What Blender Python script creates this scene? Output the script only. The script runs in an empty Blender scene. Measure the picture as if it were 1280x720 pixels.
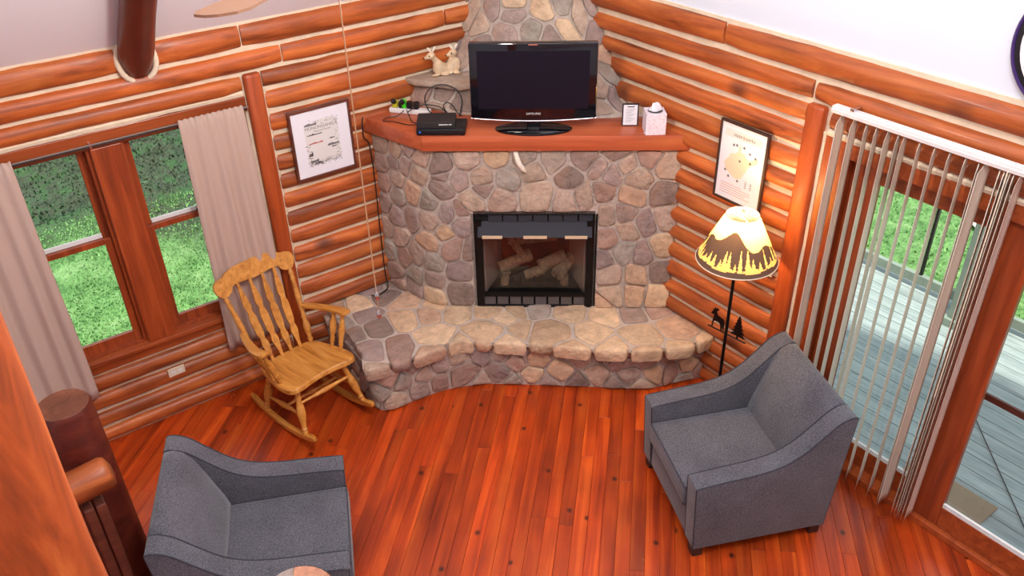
import bpy, bmesh, math, random
from mathutils import Vector, Matrix, noise
random.seed(7)
SC = bpy.context.scene
COL = SC.collection
R = math.radians

# ---------------------------------------------------------------- camera
CAM = Vector((-4.0795, -5.3013, 4.1))
FPX = 1071.29
_p, _r, _a = R(33.038), R(-1.3574), R(35.699)
def _tr(v):
    ca, sa = math.cos(_a), math.sin(_a)
    return Vector((v[0]*ca+v[1]*sa, -v[0]*sa+v[1]*ca, v[2]))
_fw = Vector((0, math.cos(_p), -math.sin(_p))); _rt = Vector((1, 0, 0)); _up = _rt.cross(_fw)
RT = _tr(math.cos(_r)*_rt+math.sin(_r)*_up)
UP = _tr(-math.sin(_r)*_rt+math.cos(_r)*_up)
FW = _tr(_fw)
cd = bpy.data.cameras.new('camera'); cam = bpy.data.objects.new('camera', cd); COL.objects.link(cam)
cd.sensor_width = 36; cd.lens = FPX/1280*36; cd.clip_start = .05; cd.clip_end = 200
cam.matrix_world = Matrix(((RT.x, UP.x, -FW.x, CAM.x), (RT.y, UP.y, -FW.y, CAM.y), (RT.z, UP.z, -FW.z, CAM.z), (0, 0, 0, 1)))
SC.camera = cam

# ---------------------------------------------------------------- world, sun, added fill lights, fan light, exposure
w = bpy.data.worlds.new('world'); SC.world = w; w.use_nodes = True
w.node_tree.nodes['Background'].inputs[0].default_value = (.80, .90, 1, 1)
w.node_tree.nodes['Background'].inputs[1].default_value = 1.6
def light(name, kind, loc, energy, col, size=None, target=None, **k):
    d = bpy.data.lights.new(name, kind); d.energy = energy; d.color = col
    if kind == 'AREA': d.shape = 'SQUARE'; d.size = size
    elif kind == 'SUN': d.angle = size
    else: d.shadow_soft_size = size
    o = bpy.data.objects.new(name, d); COL.objects.link(o); o.location = loc
    if target is not None:
        o.rotation_euler = (Vector(target)-Vector(loc)).to_track_quat('-Z', 'Y').to_euler()
    return o
light('sun', 'SUN', (0, 0, 20), 6.5, (1, .95, .85), R(2), target=(5, 3, 0))
light('added_area_fill', 'AREA', (-4.0, -5.6, 5.6), 55, (1, .96, .92), 2.2, target=(-1.6, -1.6, .6))  # added soft fill above the camera, not a fitting of the room
light('added_high_fill', 'POINT', (-2.4, -4.3, 5.3), 250, (.97, .98, 1), .5)  # added high fill that brightens ceiling and gable, no pendant hangs here
light('fan_light', 'POINT', (-2.60, -2.30, 3.36), 92, (1, .95, .88), .14)
vs = SC.view_settings
vs.view_transform = 'Standard'; vs.look = 'None'; vs.gamma = 1; vs.use_curve_mapping = False; vs.exposure = 0.0

# ---------------------------------------------------------------- pixel helpers (photo is 1280x720)
def ray(x, y): return FW+RT*((x-640)/FPX)-UP*((y-360)/FPX)
def on(ax, val, x, y):
    d = ray(x, y); return CAM+d*((val-CAM[ax])/d[ax])
def zp(z, x, y): return on(2, z, x, y)
def proj(p):
    v = Vector(p)-CAM; z = v.dot(FW); return 640+FPX*v.dot(RT)/z, 360-FPX*v.dot(UP)/z

# ---------------------------------------------------------------- materials
def srgb(r, g, b):
    f = lambda c: (c/255/12.92 if c/255 <= .04045 else ((c/255+.055)/1.055)**2.4)
    return (f(r), f(g), f(b), 1)
class NT:
    def __init__(s, name):
        s.m = bpy.data.materials.new(name); s.m.use_nodes = True
        s.t = s.m.node_tree; s.b = s.t.nodes['Principled BSDF']; s.out = s.t.nodes['Material Output']
    def n(s, typ, **k):
        x = s.t.nodes.new(typ)
        for a, v in k.items():
            if a == 'ins':
                for i, val in v.items(): x.inputs[i].default_value = val
            else: setattr(x, a, v)
        return x
    def l(s, a, b): s.t.links.new(a, b)
def ramp(t, stops):
    r = t.n('ShaderNodeValToRGB'); e = r.color_ramp.elements
    while len(e) < len(stops): e.new(.5)
    for i, (p, c) in enumerate(stops): e[i].position = p; e[i].color = c
    return r
def plain(name, col, rough=.6, metal=0, coat=0, spec=.5, bump=0, bscale=60, var=0, vscale=6):
    t = NT(name); b = t.b
    b.inputs['Roughness'].default_value = rough; b.inputs['Metallic'].default_value = metal
    b.inputs['Coat Weight'].default_value = coat; b.inputs['Specular IOR Level'].default_value = spec
    b.inputs['Base Color'].default_value = col
    if var or bump:
        tc = t.n('ShaderNodeTexCoord')
    if var:
        nz = t.n('ShaderNodeTexNoise', ins={'Scale': vscale, 'Detail': 5.0}); t.l(tc.outputs['Object'], nz.inputs['Vector'])
        r = ramp(t, [(.3, tuple(c*(1-var) for c in col[:3])+(1,)), (.7, tuple(min(1, c*(1+var)) for c in col[:3])+(1,))])
        t.l(nz.outputs['Fac'], r.inputs[0]); t.l(r.outputs[0], b.inputs['Base Color'])
    if bump:
        nb = t.n('ShaderNodeTexNoise', ins={'Scale': bscale, 'Detail': 4.0}); t.l(tc.outputs['Object'], nb.inputs['Vector'])
        bp = t.n('ShaderNodeBump', ins={'Strength': bump, 'Distance': .01}); t.l(nb.outputs['Fac'], bp.inputs['Height']); t.l(bp.outputs[0], b.inputs['Normal'])
    return t.m
def wood(name, dark, mid, lite, along=1.2, across=14, knot=(1.3, 5.5, 5.5), kr=.10, rough=.45, coat=.15, bump=.15, vary=.25, wave=True, axis=0, kdark=None, k2d=False, kgate=.35, kamt=.85, scuff=False):
    """grain runs along local `axis`; each object gets its own offset and tint"""
    t = NT(name); b = t.b
    tc = t.n('ShaderNodeTexCoord'); oi = t.n('ShaderNodeObjectInfo')
    off = t.n('ShaderNodeVectorMath', operation='SCALE', ins={'Scale': 37.0})
    cmb = t.n('ShaderNodeCombineXYZ')
    for i in range(3): t.l(oi.outputs['Random'], cmb.inputs[i])
    t.l(cmb.outputs[0], off.inputs[0])
    add = t.n('ShaderNodeVectorMath', operation='ADD'); t.l(tc.outputs['Object'], add.inputs[0]); t.l(off.outputs[0], add.inputs[1])
    sc = [across]*3; sc[axis] = along
    mp = t.n('ShaderNodeMapping'); mp.inputs['Scale'].default_value = sc; t.l(add.outputs[0], mp.inputs[0])
    n1 = t.n('ShaderNodeTexNoise', ins={'Scale': 1.0, 'Detail': 6.0, 'Roughness': .62, 'Distortion': .6}); t.l(mp.outputs[0], n1.inputs['Vector'])
    r1 = ramp(t, [(.28, dark), (.5, mid), (.74, lite)]); t.l(n1.outputs['Fac'], r1.inputs[0])
    # broad blotches
    n2 = t.n('ShaderNodeTexNoise', ins={'Scale': 2.2, 'Detail': 3.0}); t.l(add.outputs[0], n2.inputs['Vector'])
    mr = t.n('ShaderNodeMapRange', ins={'From Min': .3, 'From Max': .7, 'To Min': 1-vary, 'To Max': 1+vary*.7}); t.l(n2.outputs['Fac'], mr.inputs[0])
    mr2 = t.n('ShaderNodeMapRange', ins={'To Min': 1-vary*.8, 'To Max': 1+vary*.8}); t.l(oi.outputs['Random'], mr2.inputs[0])
    mu = t.n('ShaderNodeMath', operation='MULTIPLY'); t.l(mr.outputs[0], mu.inputs[0]); t.l(mr2.outputs[0], mu.inputs[1])
    vm = t.n('ShaderNodeVectorMath', operation='SCALE'); t.l(r1.outputs[0], vm.inputs[0]); t.l(mu.outputs[0], vm.inputs['Scale'])
    col = vm.outputs[0]
    if kr:
        ks = [knot[1]]*3; ks[axis] = knot[0]
        mk_ = t.n('ShaderNodeMapping'); mk_.inputs['Scale'].default_value = ks; t.l(add.outputs[0], mk_.inputs[0])
        nz = t.n('ShaderNodeTexNoise', ins={'Scale': 3.0}); t.l(mk_.outputs[0], nz.inputs['Vector'])
        mxv = t.n('ShaderNodeMix', data_type='VECTOR', ins={0: .06}); t.l(mk_.outputs[0], mxv.inputs[4]); t.l(nz.outputs['Color'], mxv.inputs[5])
        vo = t.n('ShaderNodeTexVoronoi', voronoi_dimensions='2D' if k2d else '3D', ins={'Scale': 1.0, 'Randomness': 1.0}); t.l(mxv.outputs[1], vo.inputs['Vector'])
        kd = kdark or tuple(c*.22 for c in dark[:3])+(1,)
        rk = ramp(t, [(kr*.35, (1, 1, 1, 1)), (kr, (0, 0, 0, 1))]); t.l(vo.outputs['Distance'], rk.inputs[0])
        sr = t.n('ShaderNodeSeparateColor'); t.l(vo.outputs['Color'], sr.inputs[0])
        gt = t.n('ShaderNodeMath', operation='GREATER_THAN', ins={1: kgate}); t.l(sr.outputs[0], gt.inputs[0])
        km = t.n('ShaderNodeMath', operation='MULTIPLY'); t.l(rk.outputs[0], km.inputs[0]); t.l(gt.outputs[0], km.inputs[1])
        km2 = t.n('ShaderNodeMath', operation='MULTIPLY', ins={1: kamt}); t.l(km.outputs[0], km2.inputs[0])
        mx = t.n('ShaderNodeMix', data_type='RGBA'); t.l(km2.outputs[0], mx.inputs[0]); t.l(col, mx.inputs[6]); mx.inputs[7].default_value = kd
        col = mx.outputs[2]
    if scuff:
        ns = t.n('ShaderNodeTexNoise', ins={'Scale': 16.0, 'Detail': 4.0, 'Roughness': .6}); t.l(add.outputs[0], ns.inputs['Vector'])
        rs_ = ramp(t, [(.735, (0, 0, 0, 1)), (.76, (.7, .7, .7, 1))]); t.l(ns.outputs['Fac'], rs_.inputs[0])
        ms = t.n('ShaderNodeMix', data_type='RGBA'); t.l(rs_.outputs[0], ms.inputs[0]); t.l(col, ms.inputs[6]); ms.inputs[7].default_value = srgb(232, 176, 120); col = ms.outputs[2]
    t.l(col, b.inputs['Base Color'])
    b.inputs['Roughness'].default_value = rough; b.inputs['Coat Weight'].default_value = coat; b.inputs['Coat Roughness'].default_value = .18
    if bump:
        bp = t.n('ShaderNodeBump', ins={'Strength': bump, 'Distance': .008}); t.l(n1.outputs['Fac'], bp.inputs['Height']); t.l(bp.outputs[0], b.inputs['Normal'])
    return t.m
M = {}
M['log'] = wood('log_wood', srgb(104, 44, 16), srgb(178, 88, 36), srgb(214, 124, 58), along=1.3, across=12, knot=(2.0, 3.0, 3.0), kr=.2, rough=.5, coat=.12, bump=.3, vary=.26, kgate=.4, kamt=.85, kdark=srgb(88, 44, 26))
M['log_end'] = wood('log_end_wood', srgb(90, 48, 32), srgb(122, 70, 48), srgb(150, 92, 64), along=9, across=9, kr=0, rough=.6, coat=.1, bump=.3)
M['post'] = wood('post_wood', srgb(132, 52, 18), srgb(176, 76, 28), srgb(202, 98, 42), along=1.2, across=16, knot=(1.4, 6, 6), kr=.09, rough=.45, coat=.15, bump=.15, vary=.12, axis=2, kdark=srgb(90, 38, 18))
M['trim'] = wood('trim_wood', srgb(126, 52, 20), srgb(162, 74, 30), srgb(186, 94, 44), along=1.2, across=20, kr=0, rough=.4, coat=.2, bump=.08, vary=.12)
M['trimz'] = wood('trim_wood_upright', srgb(120, 48, 20), srgb(154, 66, 28), srgb(180, 86, 40), along=1.2, across=20, kr=0, rough=.4, coat=.2, bump=.08, vary=.12, axis=2)
M['beam'] = wood('beam_wood', srgb(70, 20, 14), srgb(98, 34, 22), srgb(122, 48, 30), along=1.5, across=14, knot=(2, 5, 5), kr=.07, rough=.45, coat=.2, bump=.2, vary=.1, kdark=srgb(190, 140, 110))
M['floor'] = wood('floor_plank_wood', srgb(122, 34, 6), srgb(178, 62, 13), srgb(210, 92, 26), along=.7, across=15, knot=(3.0, 3.6, 3.6), kr=.075, rough=.36, coat=.14, bump=.03, vary=.3, kdark=srgb(40, 14, 8), k2d=True, kgate=.55, scuff=True)
M['mantel'] = wood('mantel_wood', srgb(162, 72, 40), srgb(192, 94, 56), srgb(206, 112, 70), along=1.0, across=18, kr=0, rough=.4, coat=.15, bump=.08, vary=.12)
M['oak'] = wood('golden_oak', srgb(168, 100, 34), srgb(208, 140, 60), srgb(226, 164, 84), along=3, across=28, kr=0, rough=.35, coat=.35, bump=.05, vary=.08)
M['chink'] = plain('chinking', srgb(228, 208, 180), .9, bump=.5, bscale=45, var=.08, vscale=14)
M['white'] = plain('white_paint', srgb(238, 238, 244), .85)
M['white_wall'] = plain('white_drywall', srgb(220, 226, 236), .85)
M['mortar'] = plain('mortar', srgb(190, 174, 162), .95, bump=.9, bscale=70, var=.12, vscale=20)
M['fabric'] = None
def stone_mat():
    t = NT('field_stone'); b = t.b
    tc = t.n('ShaderNodeTexCoord'); oi = t.n('ShaderNodeObjectInfo')
    cm = t.n('ShaderNodeVectorMath', operation='ADD'); t.l(tc.outputs['Object'], cm.inputs[0]); t.l(oi.outputs['Random'], cm.inputs[1])
    n1 = t.n('ShaderNodeTexNoise', ins={'Scale': 12.0, 'Detail': 9.0, 'Roughness': .72}); t.l(cm.outputs[0], n1.inputs['Vector'])
    mr = t.n('ShaderNodeMapRange', ins={'From Min': .25, 'From Max': .75, 'To Min': .62, 'To Max': 1.36}); t.l(n1.outputs['Fac'], mr.inputs[0])
    vm = t.n('ShaderNodeVectorMath', operation='SCALE'); t.l(oi.outputs['Color'], vm.inputs[0]); t.l(mr.outputs[0], vm.inputs['Scale'])
    n3 = t.n('ShaderNodeTexNoise', ins={'Scale': 4.0, 'Detail': 2.0}); t.l(cm.outputs[0], n3.inputs['Vector'])
    rr = ramp(t, [(.5, (0, 0, 0, 1)), (.72, (.4, .4, .4, 1))]); t.l(n3.outputs['Fac'], rr.inputs[0])
    mx = t.n('ShaderNodeMix', data_type='RGBA'); t.l(rr.outputs[0], mx.inputs[0]); t.l(vm.outputs[0], mx.inputs[6]); mx.inputs[7].default_value = srgb(176, 132, 104)
    t.l(mx.outputs[2], b.inputs['Base Color']); b.inputs['Roughness'].default_value = .85
    n2 = t.n('ShaderNodeTexNoise', ins={'Scale': 28.0, 'Detail': 6.0}); t.l(cm.outputs[0], n2.inputs['Vector'])
    bp = t.n('ShaderNodeBump', ins={'Strength': .9, 'Distance': .016}); t.l(n2.outputs['Fac'], bp.inputs['Height']); t.l(bp.outputs[0], b.inputs['Normal'])
    return t.m
M['stone'] = stone_mat()
def fabric_mat(name, c0, c1):
    t = NT(name); b = t.b
    tc = t.n('ShaderNodeTexCoord')
    n1 = t.n('ShaderNodeTexNoise', ins={'Scale': 150.0, 'Detail': 3.0, 'Roughness': .7}); t.l(tc.outputs['Object'], n1.inputs['Vector'])
    n2 = t.n('ShaderNodeTexNoise', ins={'Scale': 5.0, 'Detail': 3.0}); t.l(tc.outputs['Object'], n2.inputs['Vector'])
    ad = t.n('ShaderNodeMath', operation='MULTIPLY_ADD', ins={1: .25}); t.l(n2.outputs['Fac'], ad.inputs[0]); t.l(n1.outputs['Fac'], ad.inputs[2])
    r = ramp(t, [(.38, c0), (.9, c1)]); t.l(ad.outputs[0], r.inputs[0]); t.l(r.outputs[0], b.inputs['Base Color'])
    b.inputs['Roughness'].default_value = .9; b.inputs['Sheen Weight'].default_value = .25; b.inputs['Specular IOR Level'].default_value = .2
    bp = t.n('ShaderNodeBump', ins={'Strength': .5, 'Distance': .005}); t.l(n1.outputs['Fac'], bp.inputs['Height']); t.l(bp.outputs[0], b.inputs['Normal'])
    return t.m
M['fabric'] = fabric_mat('grey_tweed', srgb(36, 37, 43), srgb(118, 117, 126))
M['piping'] = plain('grey_piping', srgb(52, 52, 60), .9)
M['curtain'] = plain('mauve_linen', srgb(196, 170, 156), .9, bump=.2, bscale=180)
M['black'] = plain('black_plastic', srgb(20, 20, 24), .35)
M['gloss'] = plain('black_gloss', srgb(9, 10, 16), .08, coat=.5)
M['screen'] = plain('tv_screen', srgb(14, 16, 30), .35, spec=.3)
M['iron'] = plain('black_iron', srgb(26, 22, 20), .5, metal=.6)
M['steel'] = plain('dark_steel', srgb(58, 59, 65), .75, spec=.12)
M['steelrod'] = plain('rod_steel', srgb(120, 112, 108), .5, metal=.3)
M['slot'] = plain('soot_black', srgb(10, 10, 11), .8)
M['louver'] = plain('louver_grey', srgb(96, 88, 86), .8, spec=.1)
M['tile'] = plain('fire_brick_panel', srgb(150, 136, 128), .8, bump=.3)
M['brass'] = plain('brass', srgb(232, 212, 176), .3, metal=.25)
M['chrome'] = plain('chrome', srgb(215, 215, 220), .15, metal=1)
M['gaslog'] = plain('ceramic_log', srgb(134, 112, 88), .9, bump=1, bscale=40, var=.4, vscale=30)
M['paper'] = plain('white_paper', srgb(236, 234, 240), .8)
M['ink'] = plain('grey_ink', srgb(120, 116, 116), .8)
M['ink2'] = plain('dark_ink', srgb(70, 66, 66), .8)
M['inkred'] = plain('red_ink', srgb(190, 110, 96), .8)
M['inkgreen'] = plain('sage_ink', srgb(140, 156, 142), .8)
M['ochre'] = plain('map_ochre', srgb(236, 216, 186), .8)
M['pframe'] = wood('picture_frame_wood', srgb(70, 34, 24), srgb(98, 50, 36), srgb(120, 66, 48), along=2, across=20, kr=0, vary=.05, bump=.05)
M['dframe'] = plain('dark_frame', srgb(58, 38, 32), .5)
M['vinyl'] = plain('blind_vinyl', srgb(228, 216, 200), .5)
M['vwhite'] = plain('white_metal', srgb(232, 230, 228), .4)
M['ivory'] = plain('ivory_plastic', srgb(226, 214, 190), .4)
M['deck'] = wood('deck_wood', srgb(116, 124, 126), srgb(144, 152, 153), srgb(164, 170, 170), along=2, across=22, kr=0, rough=.8, coat=0, bump=.2, vary=.08, axis=1)
M['rail'] = plain('weathered_rail', srgb(128, 138, 128), .8, bump=.3, var=.1)
M['mat'] = plain('coir_mat', srgb(150, 128, 106), .95, bump=1, bscale=120, var=.1)
M['tan'] = plain('fan_blade_tan', srgb(160, 118, 90), .6)
M['cord'] = plain('cord_tan', srgb(190, 150, 112), .6)
M['deer'] = plain('deer_ceramic', srgb(216, 186, 150), .5, bump=.4, bscale=60, var=.2, vscale=18)
M['deerw'] = plain('deer_white', srgb(240, 226, 206), .5)
M['green'] = plain('green_plastic', srgb(70, 220, 40), .4)
M['yellow'] = plain('yellow_plastic', srgb(190, 190, 40), .4)
M['cable'] = plain('black_cable', srgb(24, 20, 20), .5)
M['antler'] = plain('bone', srgb(226, 214, 196), .6, var=.12, vscale=30)
def glass_mat():
    t = NT('window_glass'); t.t.nodes.remove(t.b)
    tr = t.n('ShaderNodeBsdfTransparent', ins={0: (.93, .97, .95, 1)}); gl = t.n('ShaderNodeBsdfGlossy', ins={'Roughness': .02})
    fr = t.n('ShaderNodeFresnel', ins={0: 1.25}); mx = t.n('ShaderNodeMixShader')
    t.l(fr.outputs[0], mx.inputs[0]); t.l(tr.outputs[0], mx.inputs[1]); t.l(gl.outputs[0], mx.inputs[2]); t.l(mx.outputs[0], t.out.inputs[0])
    return t.m
M['glass'] = glass_mat()
def fglass_mat():
    t = NT('smoked_fire_glass'); t.t.nodes.remove(t.b)
    tr = t.n('ShaderNodeBsdfTransparent', ins={0: (.86, .84, .83, 1)}); gl = t.n('ShaderNodeBsdfGlossy', ins={'Roughness': .05})
    mx = t.n('ShaderNodeMixShader', ins={0: .05}); t.l(tr.outputs[0], mx.inputs[1]); t.l(gl.outputs[0], mx.inputs[2]); t.l(mx.outputs[0], t.out.inputs[0])
    return t.m
M['fglass'] = fglass_mat()
def shade_mat(name, col, tcol, f):
    t = NT(name); t.t.nodes.remove(t.b)
    d = t.n('ShaderNodeBsdfDiffuse', ins={0: col}); tl = t.n('ShaderNodeBsdfTranslucent', ins={0: tcol}); mx = t.n('ShaderNodeMixShader', ins={0: f})
    t.l(d.outputs[0], mx.inputs[1]); t.l(tl.outputs[0], mx.inputs[2]); t.l(mx.outputs[0], t.out.inputs[0]); return t.m
M['shade'] = shade_mat('lamp_shade_parchment', srgb(240, 215, 150), srgb(250, 215, 130), .65)
M['shade_dark'] = shade_mat('lamp_shade_brown_print', srgb(104, 84, 72), srgb(110, 84, 62), .12)
def ground_mat():
    t = NT('lawn_ground'); b = t.b
    tc = t.n('ShaderNodeTexCoord'); g = t.n('ShaderNodeNewGeometry')
    n1 = t.n('ShaderNodeTexNoise', ins={'Scale': 5.0, 'Detail': 8.0, 'Roughness': .7}); t.l(g.outputs['Position'], n1.inputs['Vector'])
    r1 = ramp(t, [(.3, srgb(70, 112, 60)), (.52, srgb(122, 164, 100)), (.72, srgb(166, 196, 136))]); t.l(n1.outputs['Fac'], r1.inputs[0])
    r2 = ramp(t, [(.3, srgb(46, 58, 44)), (.5, srgb(84, 92, 76)), (.6, srgb(70, 104, 66)), (.78, srgb(120, 128, 104))]); t.l(n1.outputs['Fac'], r2.inputs[0])  # undergrowth tones on the bank, with tree shade put into the colour
    sp = t.n('ShaderNodeSeparateXYZ'); t.l(g.outputs['Position'], sp.inputs[0])
    n2 = t.n('ShaderNodeTexNoise', ins={'Scale': .9, 'Detail': 4.0}); t.l(g.outputs['Position'], n2.inputs['Vector'])
    ad = t.n('ShaderNodeMath', operation='MULTIPLY_ADD', ins={1: 2.6}); t.l(n2.outputs['Fac'], ad.inputs[0]); t.l(sp.outputs['Y'], ad.inputs[2])
    mr = t.n('ShaderNodeMapRange', ins={'From Min': 4.6, 'From Max': 5.4}); t.l(ad.outputs[0], mr.inputs[0])
    mx = t.n('ShaderNodeMix', data_type='RGBA'); t.l(mr.outputs[0], mx.inputs[0]); t.l(r1.outputs[0], mx.inputs[6]); t.l(r2.outputs[0], mx.inputs[7])
    t.l(mx.outputs[2], b.inputs['Base Color']); b.inputs['Roughness'].default_value = .95; b.inputs['Specular IOR Level'].default_value = .1
    n3 = t.n('ShaderNodeTexNoise', ins={'Scale': 24.0, 'Detail': 6.0}); t.l(g.outputs['Position'], n3.inputs['Vector'])
    bp = t.n('ShaderNodeBump', ins={'Strength': 1.0, 'Distance': .12}); t.l(n3.outputs['Fac'], bp.inputs['Height']); t.l(bp.outputs[0], b.inputs['Normal'])
    return t.m
M['ground'] = ground_mat()
M['gravel'] = plain('pale_gravel', srgb(222, 214, 196), .9, bump=1, bscale=50, var=.12)
M['blade'] = plain('grass_blade', srgb(124, 166, 98), .8, var=.3, vscale=2)
M['leafd'] = plain('undergrowth_leaf_shaded', srgb(70, 92, 66), .8, var=.35, vscale=3)  # leaf green darkened: shade of trees put into the colour

# ---------------------------------------------------------------- mesh helpers
def wloc(o):
    v = Vector((0, 0, 0))
    while o is not None: v += o.location; o = o.parent
    return v
def mk(name, V, F, mat, parent=None, local=False, smooth=False, rot=0.0, loc=None, mats=None, fm=None):
    V = [Vector(v) for v in V]
    o_loc = Vector((0, 0, 0))
    if not local and loc is None:
        lo = Vector([min(v[i] for v in V) for i in range(3)]); hi = Vector([max(v[i] for v in V) for i in range(3)])
        c = (lo+hi)/2; V = [v-c for v in V]
        o_loc = c-(wloc(parent) if parent else Vector((0, 0, 0)))
    elif loc is not None:
        o_loc = Vector(loc)
    me = bpy.data.meshes.new(name); me.from_pydata([tuple(v) for v in V], [], F); me.update()
    for m in (mats or [mat]): me.materials.append(m)
    if fm:
        for p, i in zip(me.polygons, fm): p.material_index = i
    bm = bmesh.new(); bm.from_mesh(me); bmesh.ops.recalc_face_normals(bm, faces=bm.faces); bm.to_mesh(me); bm.free()
    if smooth:
        me.shade_smooth()
        try: me.set_sharp_from_angle(angle=R(smooth if smooth is not True else 50))
        except Exception: pass
    o = bpy.data.objects.new(name, me); COL.objects.link(o)
    o.location = o_loc; o.rotation_euler.z = rot
    if parent: o.parent = parent
    return o
def empty(name, loc=(0, 0, 0), rot=0.0, parent=None):
    o = bpy.data.objects.new(name, None); COL.objects.link(o); o.empty_display_size = .1
    o.location = loc; o.rotation_euler.z = rot
    if parent: o.parent = parent; o.location = Vector(loc)-wloc(parent)
    return o
def tag(o, label, cat, group=None, kind=None):
    o['label'] = label; o['category'] = cat
    if group: o['group'] = group
    if kind: o['kind'] = kind
    return o
class G:
    """collects geometry for one mesh"""
    def __init__(s): s.V = []; s.F = []
    def add(s, V, F):
        n = len(s.V); s.V += [Vector(v) for v in V]; s.F += [tuple(i+n for i in f) for f in F]; return s
    def box(s, x0, x1, y0, y1, z0, z1, bev=0, seg=2):
        V = [(x, y, z) for x in (x0, x1) for y in (y0, y1) for z in (z0, z1)]
        F = [(0, 1, 3, 2), (4, 6, 7, 5), (0, 4, 5, 1), (2, 3, 7, 6), (0, 2, 6, 4), (1, 5, 7, 3)]
        if bev: V, F = bevel(V, F, bev, seg)
        return s.add(V, F)
    def prism(s, poly, h0, h1, ax='z', bev=0, seg=2):
        f = {'z': lambda a, b, h: (a, b, h), 'y': lambda a, b, h: (a, h, b), 'x': lambda a, b, h: (h, a, b)}[ax]
        n = len(poly)
        V = [f(a, b, h0) for a, b in poly]+[f(a, b, h1) for a, b in poly]
        F = [tuple(range(n)), tuple(range(2*n-1, n-1, -1))]+[(i, (i+1) % n, n+(i+1) % n, n+i) for i in range(n)]
        if bev: V, F = bevel(V, F, bev, seg)
        return s.add(V, F)
    def lathe(s, p0, p1, prof, seg=12):
        """prof: [(t 0..1, radius)] from p0 to p1"""
        p0 = Vector(p0); p1 = Vector(p1); d = (p1-p0); q = d.normalized().to_track_quat('Z', 'Y'); L = d.length
        V = []; F = []
        for t, r in prof:
            for k in range(seg):
                a = 2*math.pi*k/seg; V.append(p0+q @ Vector((r*math.cos(a), r*math.sin(a), t*L)))
        m = len(prof)
        for i in range(m-1):
            for k in range(seg):
                F.append((i*seg+k, i*seg+(k+1) % seg, (i+1)*seg+(k+1) % seg, (i+1)*seg+k))
        F.append(tuple(range(seg-1, -1, -1))); F.append(tuple((m-1)*seg+k for k in range(seg)))
        return s.add(V, F)
    def tube(s, pts, r, seg=8, rfun=None):
        pts = [Vector(p) for p in pts]; V = []; F = []; n = len(pts)
        ref = Vector((0, 0, 1))
        prev = None
        for i, p in enumerate(pts):
            d = (pts[min(i+1, n-1)]-pts[max(i-1, 0)]).normalized()
            if prev is None:
                a = d.orthogonal().normalized()
            else:
                a = (prev-d*prev.dot(d)).normalized()
            prev = a; b = d.cross(a)
            rr = rfun(i/(n-1)) if rfun else r
            for k in range(seg):
                t = 2*math.pi*k/seg; V.append(p+a*(rr*math.cos(t))+b*(rr*math.sin(t)))
        for i in range(n-1):
            for k in range(seg):
                F.append((i*seg+k, i*seg+(k+1) % seg, (i+1)*seg+(k+1) % seg, (i+1)*seg+k))
        F.append(tuple(range(seg-1, -1, -1))); F.append(tuple((n-1)*seg+k for k in range(seg)))
        return s.add(V, F)
    def ell(s, c, r, q=None, nu=14, nv=9):
        V = []; F = []; c = Vector(c)
        for j in range(nv+1):
            ph = math.pi*j/nv
            for i in range(nu):
                th = 2*math.pi*i/nu
                v = Vector((r[0]*math.sin(ph)*math.cos(th), r[1]*math.sin(ph)*math.sin(th), r[2]*math.cos(ph)))
                if q: v = q @ v
                V.append(c+v)
        for j in range(nv):
            for i in range(nu): F.append((j*nu+i, j*nu+(i+1) % nu, (j+1)*nu+(i+1) % nu, (j+1)*nu+i))
        return s.add(V, F)
    def mk(s, name, mat, parent=None, **k): return mk(name, s.V, s.F, mat, parent, **k)
def bevel(V, F, wdt, seg=2):
    bm = bmesh.new(); vs_ = [bm.verts.new(v) for v in V]
    for f in F: bm.faces.new([vs_[i] for i in f])
    bmesh.ops.recalc_face_normals(bm, faces=bm.faces)
    es = [e for e in bm.edges if len(e.link_faces) == 2 and e.calc_face_angle(0) > R(35)]
    bmesh.ops.bevel(bm, geom=es, offset=wdt, segments=seg, profile=.5, affect='EDGES', clamp_overlap=True)
    bm.verts.index_update()
    V2 = [v.co.copy() for v in bm.verts]; F2 = [tuple(v.index for v in f.verts) for f in bm.faces]; bm.free()
    return V2, F2
def spline(P, n):
    """Catmull-Rom through points"""
    P = [Vector(p) for p in P]; out = []
    for i in range(len(P)-1):
        a = P[max(i-1, 0)]; b = P[i]; c = P[i+1]; d = P[min(i+2, len(P)-1)]
        for k in range(n):
            t = k/n
            out.append(.5*((2*b)+(c-a)*t+(2*a-5*b+4*c-d)*t*t+(3*b-a-3*c+d)*t**3))
    out.append(P[-1]); return out
def text_geo(s, size, align='CENTER'):
    cu = bpy.data.curves.new('t', 'FONT'); cu.body = s; cu.size = size; cu.align_x = align; cu.align_y = 'CENTER'; cu.resolution_u = 2
    o = bpy.data.objects.new('t', cu); COL.objects.link(o)
    dg = bpy.context.evaluated_depsgraph_get(); me = bpy.data.meshes.new_from_object(o.evaluated_get(dg))
    V = [v.co.copy() for v in me.vertices]; F = [tuple(p.vertices) for p in me.polygons]
    bpy.data.objects.remove(o); bpy.data.curves.remove(cu); bpy.data.meshes.remove(me)
    return V, F
def copy_tree(o, parent=None):
    c = o.copy(); COL.objects.link(c); c.parent = parent
    for ch in list(o.children): copy_tree(ch, c)
    return c
def nz(x, y=0, z=0): return noise.noise(Vector((x, y, z)))

# ================================================================ SETTING
# room corner is the origin; wall_left lies on y = 0, wall_right on x = 0
CH = [0, .127, .267, .41, .555, .707, .861, 1.013, 1.155, 1.30, 1.445, 1.59, 1.735, 1.875, 2.033, 2.187, 2.318, 2.462, 2.634]

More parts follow.
